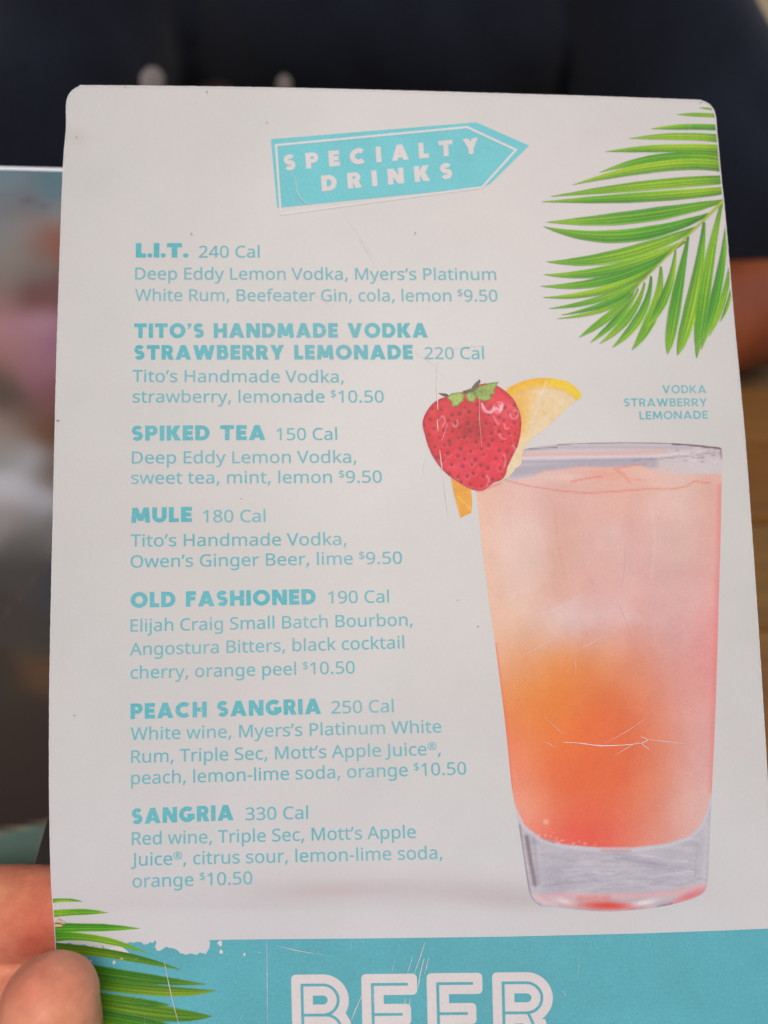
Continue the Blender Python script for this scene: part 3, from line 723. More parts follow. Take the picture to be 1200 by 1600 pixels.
# ---- printed palm fronds
LEAF = print_mat('printed_leaf_ink', None, wear=.12, grain=.14)
def leaflet(base, mid, tip, w0, wm, lay, parent, tone=0.0, clip='R', late=0, n=26, dim=1.0):
    base, mid, tip = [np.array(p, float) for p in (base, mid, tip)]
    ctrl = 2 * mid - (base + tip) / 2
    t = np.linspace(0, 1, n)[:, None]
    P = base * (1 - t) ** 2 + 2 * ctrl * t * (1 - t) + tip * t * t
    D = np.gradient(P, axis=0); D /= np.linalg.norm(D, axis=1)[:, None]
    Nn = np.stack([-D[:, 1], D[:, 0]], 1)
    tt = t[:, 0]
    prof = np.interp(tt, [0, .12, .35, .6, .8, .93, 1], [w0, w0 + (wm - w0) * .5, wm, wm * .93, wm * .6, wm * .24, 0.4])
    if late: prof = np.interp(tt, [0, .15, .4, .62, .82, .93, .98, 1], [w0 * .7, wm * .42, wm * .8, wm, wm * (.72 if late == 1 else .86), wm * (.34 if late == 1 else .52), wm * .16, .4])
    S = np.linspace(-1, 1, 15)
    VX = P[:, None, 0] + Nn[:, None, 0] * prof[:, None] * S / 2; VY = P[:, None, 1] + Nn[:, None, 1] * prof[:, None] * S / 2
    if clip == 'R': VX = np.minimum(VX, np.interp(VY, RY, RX) - 1.8)
    if clip == 'L': VX = np.maximum(VX, np.interp(VY, LY, LX) + 1.2)
    dark = np.array([56, 128, 44.]); green = np.array([82, 162, 36.]); lime = np.array([154, 194, 38.]); blue = np.array([70, 135, 90.])
    ss = np.broadcast_to(S, VX.shape); tg = np.broadcast_to(tt[:, None], VX.shape)
    base_c = green + (lime - green) * np.clip(.45 + tone + .35 * np.sin(5 * tg + lay * 1.7) + .3 * np.sin(lay * 2.3), 0, 1)[..., None]
    side = np.clip((ss * (1 if lay % 2 else -1) - .15) * 1.2, 0, 1)[..., None]
    c_ = base_c * (1 - side * .6) + (blue if lay % 3 == 0 else dark) * side * .6
    half = 1 / (1 + np.exp(-ss * 14 * (1 if lay > 17 else -1)))[..., None]; c_ = c_ * (1 - .38 * half) + (c_ * np.array([.62, .80, .8])) * (.38 * half)
    vein = (np.exp(-((ss * (1 if lay > 17 else -1) + .12) * 9) ** 2) * .35)[..., None]; c_ = c_ * (1 - vein) + np.array([176, 206, 70.]) * vein
    stripe = (np.cos(ss * 11) * .5 + .5)[..., None] * .20 + .10 * np.exp(-(ss * 7) ** 2)[..., None]
    c_ = c_ * (1 - stripe)
    c_ = c_ * (1 - .15 * np.clip(1 - tg * 6, 0, 1))[..., None]
    rimk = (np.clip((np.abs(ss) - .72) / .28, 0, 1) ** 2 * np.clip(tg * 4, 0, 1) * (.55 if lay in range(9, 18) or lay > 17 else .25))[..., None] * (ss < 0)[..., None]
    c_ = c_ * (1 - rimk) + np.array([186, 204, 132.]) * rimk
    tipk = np.clip((tg - .75) * 2.2, 0, .6)[..., None]; c_ = c_ * (1 - tipk) + np.array([136, 176, 52.]) * tipk
    k = len(S); F = []
    for i in range(n - 1):
        for j in range(k - 1):
            q = i * k + j; F.append((q, q + k, q + k + 1, q + 1))
    v = card_map(VX.ravel(), VY.ravel(), .00006 + .000005 * lay)
    # face the reader
    nrm = np.cross(v[k] - v[0], v[1] - v[0]);
    if nrm @ (np.array(CAM) - v[0]) < 0: F = [f[::-1] for f in F]
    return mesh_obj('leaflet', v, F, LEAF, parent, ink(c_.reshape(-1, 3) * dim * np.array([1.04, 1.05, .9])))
def Z1(p): return (820 + p[0] / 3.158, 150 + p[1] / 3.158)
frond = empty('palm_frond_print', (0, 0, 0)); frond.parent = menu
frond.location = Vector(card_map(1000, 350, 0)) - menu.location
L1 = [((925, 64), (895, 60), (862, 57), 10, 10), ((948, 96), (850, 92), (750, 90), 21, 20), ((955, 155), (790, 152), (622, 161), 32, 30), ((960, 209), (760, 199), (516, 209), 44, 38),
      ((968, 262), (700, 257), (398, 274), 50, 42), ((972, 312), (680, 305), (368, 377), 62, 48), ((975, 349), (670, 347), (238, 437), 54, 58), ((980, 413), (640, 437), (128, 495), 46, 54),
      ((985, 465), (600, 497), (83, 521), 40, 54), ((978, 517), (540, 596), (108, 621), 16, 84), ((912, 580), (490, 690), (93, 643), 12, 84), ((846, 648), (470, 785), (108, 817), 14, 82),
      ((792, 716), (450, 852), (93, 880), 14, 70), ((722, 770), (420, 905), (78, 937), 14, 62), ((655, 835), (400, 955), (90, 993), 12, 48), ((602, 890), (390, 995), (118, 1048), 12, 40),
      ((562, 930), (410, 1020), (180, 1080), 10, 34), ((540, 960), (400, 1050), (158, 1098), 10, 28), ((534, 975), (430, 1075), (268, 1190), 12, 52), ((560, 950), (480, 1075), (323, 1217), 12, 44),
      ((592, 920), (520, 1080), (370, 1221), 14, 50), ((624, 888), (575, 1075), (433, 1240), 14, 58), ((672, 840), (640, 1055), (530, 1252), 14, 74), ((745, 760), (700, 970), (600, 1140), 12, 62),
      ((808, 694), (752, 990), (706, 1274), 16, 76), ((886, 622), (840, 960), (755, 1280), 18, 88), ((972, 530), (893, 930), (850, 1292), 20, 84), ((996, 632), (955, 930), (872, 1250), 14, 62),
      ((1016, 800), (985, 985), (912, 1185), 22, 38), ((1026, 900), (1006, 1015), (965, 1112), 16, 22)]
order = list(range(len(L1)))
for i, (a, b_, c_, w0, wm) in enumerate(L1):
    leaflet(Z1(a), Z1(b_), Z1(c_), w0 / 3.158 * .9, wm / 3.158 * (.94 if i < 9 else .80), i, frond, tone=.4 if i < 9 else (-.15 if i in (9, 10, 16, 25) else .08), late=0 if i < 18 else (2 if i in (24, 25) else 1))
rp = [Z1(p) for p in ((978, 520), (930, 565), (890, 605), (820, 672), (740, 752), (640, 852), (560, 932), (520, 975))]
V, F = fill([stroke_poly(rp, 4.6, 1.2)])
mesh_obj('midrib', card_map(np.minimum(V[:, 0], np.interp(V[:, 1], RY, RX) - 1.5), V[:, 1], .00006 + .00016), F, print_mat('midrib_ink', (150, 175, 48), grain=.1), frond)

def Z2(p): return (60 + p[0] / 4, 1380 + p[1] / 4)
frond2 = empty('palm_frond_print', (0, 0, 0)); frond2.parent = menu
frond2.location = Vector(card_map(150, 1550, 0)) - menu.location
L2 = [((80, 112), (180, 106), (277, 115), 30, 22), ((80, 192), (255, 180), (437, 185), 48, 40), ((90, 280), (350, 277), (636, 284), 70, 50), ((95, 335), (380, 350), (690, 441), 66, 44),
      ((95, 405), (480, 447), (892, 542), 70, 56), ((95, 492), (600, 585), (1052, 632), 60, 66), ((100, 590), (700, 668), (1112, 672), 60, 72), ((110, 700), (700, 805), (1087, 832), 90, 104),
      ((115, 800), (640, 905), (1010, 990), 90, 90), ((120, 870), (600, 1000), (930, 1120), 90, 90),
      ((98, 545), (480, 600), (760, 640), 50, 44), ((105, 665), (560, 735), (820, 760), 60, 56), ((112, 770), (560, 850), (860, 900), 80, 70)]
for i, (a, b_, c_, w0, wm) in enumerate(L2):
    leaflet(Z2(a), Z2(b_), Z2(c_), w0 / 4, wm / 4, i, frond2, tone=(-.25 if i in (2, 3) else .05 if i < 10 else -.4), clip='L', dim=1.0 if i < 4 else .80)  # lower leaflets dimmed: the thumb's shade painted into the ink

# ---- printed cocktail picture
PIC = print_mat('picture_ink', None, wear=.03, grain=.07, rough=.36)
pict = empty('cocktail_print', (0, 0, 0)); pict.parent = menu
pict.location = Vector(card_map(930, 1100, 0)) - menu.location
def picture(name, poly, step, colfn, layer):
    V, F = fill([ccw(poly)], step=step)
    x, y = V[:, 0], V[:, 1]
    c_ = colfn(x, y)
    return mesh_obj(name, card_map(x, y, .00003 * layer), F, PIC, pict, ink(np.clip(c_, 0, 255), 1.03))

G = [(742, 745), (752, 733), (775, 718), (800, 708), (815, 703), (850, 696), (900, 692.5), (980, 691), (1050, 692.5), (1095, 695.5), (1120, 698), (1127.5, 701), (1128.6, 712), (1128, 740), (1126.5, 827), (1124, 910), (1121.5, 1000),
     (1117.5, 1125), (1113, 1220), (1110, 1290), (1107.5, 1350), (1106, 1375), (1102, 1391), (1090, 1401), (1060, 1411), (1033, 1416.5), (1000, 1421), (950, 1424.5), (905, 1422), (870, 1417.5), (850, 1417), (840, 1413), (832, 1405), (826, 1390),
     (819, 1345), (810, 1287), (800, 1233), (794, 1175), (787, 1110), (773, 1000), (767, 960), (754, 860), (748, 800)]
S = []
def row(yy, *a):
    for i in range(0, len(a), 4): S.append((a[i], yy, a[i + 1:i + 4]))
row(775, 752, 228, 182, 158, 800, 224, 182, 172, 860, 220, 178, 168, 920, 224, 176, 164, 980, 226, 174, 158, 1040, 221, 178, 166, 1090, 216, 183, 170, 1124, 224, 166, 152)
row(850, 757, 230, 190, 168, 800, 222, 186, 172, 860, 220, 174, 160, 920, 217, 172, 164, 980, 216, 170, 162, 1040, 216, 176, 166, 1090, 216, 182, 170, 1122, 224, 162, 150)
row(920, 766, 228, 186, 162, 810, 220, 186, 170, 870, 219, 172, 154, 930, 219, 164, 154, 980, 218, 170, 160, 1040, 216, 172, 166, 1090, 216, 176, 168, 1119, 225, 150, 144)
row(980, 775, 227, 182, 156, 820, 221, 178, 150, 870, 218, 180, 172, 920, 216, 174, 170, 970, 219, 160, 148, 1040, 215, 165, 160, 1090, 216, 166, 160, 1117, 226, 134, 130)
row(1040, 783, 228, 168, 130, 825, 228, 154, 104, 880, 230, 132, 58, 940, 222, 140, 88, 1000, 220, 142, 115, 1060, 216, 160, 152, 1112, 222, 142, 138)
row(1095, 790, 228, 140, 80, 830, 232, 138, 56, 880, 226, 126, 50, 940, 223, 110, 58, 1000, 221, 118, 75, 1040, 220, 148, 128, 1080, 217, 162, 156, 1110, 222, 148, 142)
row(1150, 797, 232, 134, 98, 840, 230, 128, 60, 890, 228, 108, 48, 950, 222, 100, 52, 1010, 223, 110, 68, 1042, 221, 150, 130, 1090, 218, 166, 158, 1110, 217, 154, 150)
row(1210, 802, 232, 140, 118, 840, 230, 120, 72, 890, 227, 100, 50, 950, 223, 96, 52, 1000, 225, 108, 66, 1034, 222, 142, 118, 1080, 219, 166, 157, 1108, 216, 168, 163)
row(1262, 812, 234, 168, 150, 850, 232, 138, 98, 900, 228, 112, 74, 950, 227, 112, 76, 1000, 226, 122, 86, 1035, 222, 156, 136, 1080, 219, 168, 158, 1100, 216, 182, 174)
row(1308, 850, 232, 120, 104, 900, 230, 84, 72, 950, 229, 104, 88, 1000, 225, 132, 112, 1045, 222, 158, 146, 1085, 218, 176, 168)
LIQ_BOT = [(799, 1236), (806, 1262), (820, 1290), (845, 1309), (880, 1319), (935, 1324), (990, 1324), (1040, 1318), (1075, 1307), (1095, 1290), (1106, 1265), (1112, 1238)]
def glass_col(x, y):
    c_ = rbf(x, y, S, 30)
    c_ = p_blob(c_, x, y, 870, 870, 26, 90, (214, 164, 142), .35, 8)
    c_ = p_blob(c_, x, y, 985, 830, 12, 110, (205, 158, 150), .25, 10)
    c_ = p_blob(c_, x, y, 905, 962, 60, 14, (222, 188, 184), .7, 4)
    c_ = p_blob(c_, x, y, 830, 850, 26, 60, (222, 190, 176), .5, -6)
    c_ = p_blob(c_, x, y, 955, 835, 22, 20, (222, 192, 182), .6)
    # ice cubes showing faintly through the drink: soft facets with lighter edges
    wx = fnoise(x, y, .03, .03, 21, 3) * 16; wy = fnoise(x, y, .03, .03, 33, 3) * 16
    for poly, col, a_ in (([(775, 800), (850, 812), (862, 905), (795, 930)], (226, 196, 186), .42), ([(862, 790), (950, 800), (968, 890), (880, 905)], (214, 164, 148), .35), ([(905, 850), (975, 838), (990, 925), (925, 945)], (224, 190, 180), .35),
                          ([(1010, 800), (1085, 790), (1095, 880), (1020, 900)], (222, 188, 176), .38), ([(860, 938), (985, 932), (1000, 975), (872, 985)], (224, 192, 188), .45), ([(1030, 905), (1092, 915), (1086, 1010), (1038, 990)], (220, 180, 172), .3)):
        inn = inside(x + wx, y + wy, poly); d, s = dline(x + wx, y + wy, poly + poly[:1])
        sdst = np.where(inn, d, -d); k = (np.clip(sdst / 16 + .5, 0, 1) * .85 + .3 * np.exp(-((sdst - 4) / 5) ** 2) * np.clip(s - 1, 0, 1)) * a_ * .9
        c_ = c_ * (1 - k[:, None]) + np.array(col, float) * k[:, None]
    c_ = p_line(c_, x, y, [(1020, 800), (1024, 850), (1018, 900)], 1.5, (228, 204, 192), .45, 3)
    c_ = p_line(c_, x, y, [(866, 795), (872, 850), (884, 905)], 1.5, (204, 150, 132), .4, 3)
    nn = fnoise(x, y, .012, .009, 5, 4)
    c_ = c_ + nn[:, None] * np.array([5, 9, 9.])
    # ice surface and rim
    gl = np.array([192, 182, 188.])
    surf = np.interp(x, [740, 790, 830, 850, 880, 905, 950, 1000, 1030, 1060, 1128], [770, 752, 746, 736, 733, 729, 730, 727, 740, 742, 740])
    k = np.clip((surf - y) / 3 + .5, 0, 1)[:, None]
    rim = np.tile(np.array([200, 190, 192.]), (len(x), 1))
    rim = p_line(rim, x, y, [(800, 737), (880, 730), (960, 726), (1020, 724)], 17, (166, 160, 173), .85, 4)
    rim = p_line(rim, x, y, [(815, 722), (900, 720), (1000, 718)], 4, (160, 155, 170), .8, 1.5)
    rim = p_line(rim, x, y, [(990, 719), (1040, 716), (1080, 712), (1120, 706)], 1.5, (140, 120, 130), .8, 1)
    rim = p_line(rim, x, y, [(790, 716), (900, 714), (1010, 713), (1080, 708)], 3.2, (216, 206, 206), .9, 1)
    rim = p_line(rim, x, y, [(790, 710.5), (880, 709.5), (960, 708), (1040, 705)], 4.5, (226, 168, 160), .85, 1.5)
    rim = p_line(rim, x, y, [(815, 703), (870, 699), (960, 698), (1080, 700)], 5, (178, 172, 180), .8, 2)
    rim = p_line(rim, x, y, [(818, 702), (870, 699)], 1.6, (110, 95, 105), .8, .8)
    rim = p_line(rim, x, y, [(870, 694.5), (900, 692.7), (980, 691), (1050, 692.5)], 1.4, (110, 88, 98), .85, .8)
    rim = p_line(rim, x, y, [(1050, 693), (1085, 695.5), (1105, 698.5), (1126, 700.5)], 3.0, (96, 62, 76), .95, .8)
    rim = p_line(rim, x, y, [(1126, 701), (1127.5, 716)], 3.0, (140, 110, 122), .8, 1)
    rim = p_blob(rim, x, y, 1095, 730, 40, 16, (205, 196, 198), .8)
    for q in range(24):
        rim = p_blob(rim, x, y, rng.uniform(1050, 1124), rng.uniform(704, 722), rng.uniform(1.5, 5), rng.uniform(.8, 1.8), (138, 122, 134) if q % 2 else (222, 212, 214), .6, -12)
    c_ = c_ * (1 - k) + rim * k
    c_ = p_blob(c_, x, y, 880, 745, 40, 8, (224, 192, 178), .8)
    c_ = p_blob(c_, x, y, 1015, 742, 50, 11, (226, 186, 170), .8)
    c_ = p_blob(c_, x, y, 950, 742, 34, 8, (228, 160, 138), .7, 4)
    c_ = p_line(c_, x, y, [(960, 732), (975, 742), (985, 755)], 4, (218, 140, 115), .6, 2)
    c_ = p_line(c_, x, y, [(892, 753), (915, 748), (940, 744)], 1.8, (214, 118, 95), .8, 1)
    c_ = p_line(c_, x, y, [(965, 731), (990, 727), (1010, 725)], 1.5, (214, 118, 95), .7, 1)
    c_ = p_line(c_, x, y, [(985, 748), (1000, 750), (1010, 751)], 1.5, (220, 140, 120), .6, 1)
    c_ = p_line(c_, x, y, [(785, 749), (820, 758), (850, 763), (885, 768), (915, 770.5), (960, 768), (1010, 764), (1050, 764.5), (1072, 760), (1085, 752), (1110, 755)], 1.8, (214, 118, 94), .7, 1)
    c_ = p_line(c_, x, y, [(745, 768), (770, 760), (782, 755)], 2.4, (222, 120, 85), .8, 1)
    # right and left walls
    c_ = p_line(c_, x, y, [(1125.5, 760), (1123, 880), (1119, 1000), (1115, 1125), (1111, 1235)], 7, (222, 128, 124), .6, 4)
    c_ = p_line(c_, x, y, [(746, 770), (754, 862), (767, 960), (774, 1005)], 4, (232, 184, 150), .7, 2)
    c_ = p_line(c_, x, y, [(774, 1005), (788, 1110), (795, 1175), (800, 1230)], 3, (232, 118, 92), .8, 1.5)
    # glass foot
    lb = np.interp(x, [p[0] for p in LIQ_BOT], [p[1] for p in LIQ_BOT])
    k = np.clip((y - lb) / 2.5 + .5, 0, 1)[:, None] * (y > 1225)[:, None]
    ft = np.tile(np.array([186, 182, 190.]), (len(x), 1))
    st = fnoise(x, y, .03, .10, 9, 4); ft = ft + st[:, None] * np.array([11, 11, 9.])
    ft = p_blob(ft, x, y, 870, 1375, 26, 30, (166, 160, 172), .5); ft = p_blob(ft, x, y, 1000, 1345, 50, 8, (150, 145, 158), .4, 15)
    ft = p_line(ft, x, y, [(812, 1290), (818, 1340), (828, 1395)], 3.0, (130, 118, 128), .7, 1.5)
    ft = p_line(ft, x, y, [(823, 1308), (829, 1345), (836, 1382)], 6, (118, 98, 102), .75, 2.5)
    ft = p_line(ft, x, y, [(833, 1300), (838, 1350), (842, 1380)], 4, (150, 142, 152), .5, 2)
    ft = p_line(ft, x, y, [(1104, 1285), (1102, 1340), (1098, 1380)], 7, (196, 192, 198), .7, 3)
    for (ax_, ay_, bx_, by_, wd_, cl_, al_) in ((846, 1336, 900, 1346, 1.6, (150, 144, 158), .6), (960, 1340, 1040, 1352, 2.2, (150, 146, 160), .6), (1000, 1336, 1075, 1346, 1.6, (214, 210, 216), .7), (880, 1360, 960, 1352, 1.6, (208, 204, 212), .6), (850, 1384, 930, 1376, 2.0, (148, 142, 156), .5),
                                         (1010, 1372, 1084, 1360, 2.2, (212, 208, 214), .6), (1060, 1384, 1096, 1372, 1.5, (150, 144, 156), .5), (1090, 1320, 1086, 1370, 3.0, (166, 162, 172), .5), (930, 1390, 1010, 1386, 2.0, (160, 156, 168), .5)):
        ft = p_line(ft, x, y, [(ax_, ay_), (bx_, by_)], wd_, cl_, al_, 1.5)
    for q in range(60):
        a_ = rng.uniform(845, 1080); bq = rng.uniform(1333, 1388)
        ft = p_line(ft, x, y, [(a_, bq), (a_ + rng.uniform(12, 40), bq + rng.uniform(-5, 7))], .8, (148, 144, 160) if q % 3 else (206, 202, 208), .45, 1.2)
    ft = p_line(ft, x, y, LIQ_BOT[:6] , 6.5, (196, 188, 196), .9, 2)
    ft = p_line(ft, x, y, [(p[0], p[1] + 4) for p in LIQ_BOT], 4, (206, 200, 206), .8, 2)
    ft = p_line(ft, x, y, [(835, 1296), (850, 1310), (866, 1316)], 4, (120, 105, 112), .5, 2)
    ft = p_line(ft, x, y, [(940, 1329), (985, 1329)], 2.5, (214, 120, 108), .6, 1.5)
    ft = p_line(ft, x, y, [(842, 1402), (880, 1399), (940, 1400), (1000, 1400), (1060, 1394), (1100, 1385)], 7, (226, 168, 168), .8, 4)
    ft = p_line(ft, x, y, [(835, 1400), (850, 1410), (870, 1414)], 7, (222, 190, 196), .8, 3)
    ft = p_blob(ft, x, y, 884, 1409, 19, 5, (236, 222, 224), .9, 12)
    ft = p_blob(ft, x, y, 948, 1415, 44, 6.5, (226, 70, 60), 1, 2)
    ft = p_line(ft, x, y, [(905, 1404), (950, 1403)], 6, (224, 120, 112), .6, 4)
    ft = p_blob(ft, x, y, 1008, 1410, 20, 4.5, (234, 220, 222), .9, -10)
    ft = p_blob(ft, x, y, 1078, 1400, 30, 6, (224, 108, 114), .85, -20)
    ft = p_line(ft, x, y, [(1028, 1417), (1050, 1412)], 2.5, (120, 100, 120), .7, 1)
    ft = p_line(ft, x, y, [(828, 1398), (836, 1411), (848, 1417)], 2, (140, 125, 140), .8, 1)
    c_ = c_ * (1 - k) + ft * k
    for q in range(16):
        a_ = rng.uniform(0, 1); px_ = 842 + a_ * 100; py_ = np.interp(px_, [840, 880, 945], [1306, 1317, 1323]) - rng.uniform(0, 5)
        c_ = p_blob(c_, x, y, px_, py_, 1.6, 1.3, (236, 200, 196), .6)
    c_ = p_blob(c_, x, y, 853, 1284, 4, 3.5, (238, 200, 180), .8)
    return c_
picture('tumbler_print', smooth_poly(G, 2), 2.3, glass_col, 1)

# lemon wedge
def Z3(p): return (640 + p[0] / 4, 570 + p[1] / 4)
lw = [Z3(p) for p in [(600, 170), (640, 130), (720, 98), (800, 82), (900, 84), (980, 100), (1040, 140), (1076, 198), (1010, 245), (940, 312), (860, 388), (790, 442), (745, 480), (720, 520), (700, 560), (698, 620), (660, 650), (630, 690), (540, 740), (500, 720), (600, 600), (640, 400)]]
def lemon_col(x, y):
    c_ = np.tile(np.array([226, 204, 162.]), (len(x), 1))
    c_ = p_blob(c_, x, y, 812, 630, 20, 40, (232, 176, 74), .95, 10)
    c_ = p_blob(c_, x, y, 850, 640, 40, 18, (230, 196, 140), .6, 10)
    rind = [Z3(p) for p in [(600, 200), (660, 150), (760, 108), (880, 108), (970, 128), (1030, 165), (1060, 200)]]
    c_ = p_line(c_, x, y, [(a_, b_ + 8) for a_, b_ in rind], 5, (222, 180, 120), .8, 3)
    c_ = p_line(c_, x, y, rind, 13, (232, 184, 40), 1, 3)
    c_ = p_line(c_, x, y, rind[3:], 10, (232, 206, 30), .7, 4)
    c_ = p_line(c_, x, y, [(a_, b_ - 5) for a_, b_ in rind[:4]], 5, (230, 160, 36), .6, 3)
    c_ = p_line(c_, x, y, [Z3(p) for p in ((620, 240), (700, 300), (710, 420))], 14, (232, 174, 60), .6, 8)
    c_ = p_line(c_, x, y, [Z3(p) for p in ((855, 100), (800, 260), (740, 440))], 1.6, (240, 226, 200), .7, 1)
    for a_ in (20, 45, 62):
        c_ = p_line(c_, x, y, [(815, 690), (815 + 90 * math.sin(R(a_)), 690 - 90 * math.cos(R(a_)))], 2, (234, 218, 186), .4, 3)
    c_ = p_blob(c_, x, y, 803, 725, 12, 9, (232, 208, 170), .9)
    return c_ + fnoise(x, y, .12, .12, 11)[:, None] * 7
picture('lemon_wedge_print', smooth_poly(lw, 2), 1.8, lemon_col, 2)
lw2 = [Z3(p) for p in [(256, 690), (300, 720), (380, 760), (392, 850), (386, 925), (350, 940), (318, 957), (300, 890), (275, 800)]]
picture('lemon_tail_print', lw2, 1.8, lambda x, y: p_line(np.tile(np.array([226, 158, 44.]), (len(x), 1)), x, y, [Z3((300, 820)), Z3((380, 900))], 1.5, (238, 200, 130), .8, 1) + fnoise(x, y, .1, .1, 2)[:, None] * 8, 2)

# strawberry
SB = [Z3(p) for p in [(80, 372), (92, 318), (120, 270), (155, 232), (200, 208), (260, 190), (330, 172), (390, 150), (440, 122), (500, 116), (550, 132), (600, 165), (645, 208), (675, 260), (696, 325), (698, 390), (690, 450), (672, 520), (640, 580), (612, 640), (600, 690), (570, 722),
       (525, 738), (498, 760), (470, 780), (440, 789), (392, 780), (330, 752), (262, 706), (205, 655), (155, 590), (118, 515), (96, 440)]]
seeds = []
for r_ in range(11):
    yy = 205 + r_ * 54
    for q in range(12):
        xx = 92 + q * 58 + (29 if r_ % 2 else 0) + rng.uniform(-13, 13); yy = 205 + r_ * 54 + rng.uniform(-11, 11)
        y2 = yy + 14 * math.sin(q * 1.7 + r_) - abs(xx - 390) * .10 + (20 if xx > 500 else 0)
        px_, py_ = Z3((xx, y2))
        if inside(np.array([px_]), np.array([py_]), SB)[0] and y2 > 225: seeds.append((px_, py_, xx, y2))
def berry_col(x, y):
    c_ = np.tile(np.array([218, 30, 48.]), (len(x), 1))
    c_ = p_blob(c_, x, y, *Z3((200, 350)), 24, 34, (216, 58, 66), .7)
    c_ = p_blob(c_, x, y, *Z3((390, 410)), 26, 24, (156, 24, 36), .6)
    c_ = p_blob(c_, x, y, *Z3((350, 280)), 34, 12, (190, 36, 48), .7)
    c_ = p_blob(c_, x, y, *Z3((600, 270)), 22, 26, (232, 84, 98), .8)
    c_ = p_blob(c_, x, y, *Z3((550, 600)), 16, 30, (226, 40, 62), .8)
    c_ = p_blob(c_, x, y, *Z3((330, 620)), 40, 26, (220, 46, 76), .7)
    nn = fnoise(x, y, .09, .09, 4, 3); c_ = c_ + nn[:, None] * np.array([12, 16, 16.])
    d, s = dline(x, y, SB + SB[:1]); c_ = c_ * (1 - .16 * np.exp(-(d / 4) ** 2))[:, None]
    for i, (sx, sy, zx, zy) in enumerate(seeds):
        lit = zx > 440 or zy > 480; kk = rng.uniform(.75, 1.25); an_ = rng.uniform(-.6, .6)
        ring = [(sx + 4.6 * kk * math.cos(an_ + R(g_)), sy + 4.9 * kk * math.sin(an_ + R(g_))) for g_ in range(10, 190, 30)]
        c_ = p_line(c_, x, y, ring, 1.7, (240, 120, 134) if lit else (232, 82, 80), rng.uniform(.15, .6), 1.4)
        c_ = p_blob(c_, x, y, sx, sy, 3.0 * kk, 3.2 * kk, (164, 22, 38), .7)
        c_ = p_blob(c_, x, y, sx, sy - .3, 1.4 * kk, 1.7 * kk, (104, 26, 28), .85 if not zx > 560 else .5)
    hl = [[(450, 240), (460, 285), (490, 300), (515, 280), (530, 250)], [(520, 260), (545, 300), (570, 290), (580, 240), (550, 235)], [(625, 300), (640, 335), (672, 328), (676, 290), (650, 285)], [(525, 320), (545, 360), (560, 370)],
          [(590, 370), (600, 400), (620, 395)], [(270, 370), (285, 388), (300, 370), (296, 345)], [(185, 345), (205, 320), (222, 350), (205, 385)], [(560, 430), (575, 460), (600, 462)], [(640, 500), (665, 530), (650, 560)], [(590, 560), (600, 600), (590, 640)], [(480, 690), (495, 720), (480, 760)]]
    for h_ in hl:
        c_ = p_line(c_, x, y, smooth_poly([Z3(p) for p in h_], 4, closed=False), 1.6, (246, 190, 200), .75, 1.3)
    c_ = p_line(c_, x, y, smooth_poly([Z3(p) for p in ((455, 245), (475, 285), (510, 298), (535, 270), (565, 285), (580, 250))], 5, closed=False), 3.2, (248, 214, 222), .8, 1.5)
    c_ = p_line(c_, x, y, [Z3(p) for p in ((560, 250), (572, 275))], 3, (246, 200, 212), .7, 1.5)
    c_ = p_line(c_, x, y, [Z3(p) for p in ((250, 700), (330, 748), (440, 785), (500, 752))], 2.5, (236, 110, 128), .5, 2)
    return c_
picture('strawberry_print', smooth_poly(SB, 2), 1.25, berry_col, 3)
CAL = [[(230, 205), (258, 180), (320, 170), (347, 186), (335, 225), (300, 258), (262, 264), (262, 232), (240, 212)], [(352, 178), (400, 162), (418, 200), (402, 236), (368, 230), (350, 206)],
       [(398, 160), (438, 132), (500, 114), (556, 106), (544, 130), (528, 165), (538, 180), (505, 192), (515, 216), (468, 229), (428, 216), (410, 190)], [(178, 176), (232, 180), (250, 196), (215, 196)], [(330, 165), (385, 148), (405, 120), (438, 90), (444, 104), (425, 140), (400, 166), (350, 178)]]
for i, p in enumerate(CAL):
    P_ = [Z3(q) for q in p]
    cx_ = np.mean([q[0] for q in P_]); cy_ = np.mean([q[1] for q in P_])
    base_ = (162, 186, 92) if i < 3 else (122, 96, 72)
    def cf(x, y, P_=P_, cx_=cx_, cy_=cy_, base_=base_, i=i):
        c_ = np.tile(np.array(base_, float), (len(x), 1))
        d, s = dline(x, y, P_ + P_[:1]); c_ = c_ * (1 - .35 * np.exp(-(d / 1.6) ** 2))[:, None]
        c_ = p_blob(c_, x, y, 752, 612, 18, 8, (104, 128, 62), .6)
        return c_ + fnoise(x, y, .2, .2, 6)[:, None] * 18
    picture('calyx_leaf_print', P_, 1.5, cf, 4 + .2 * i)

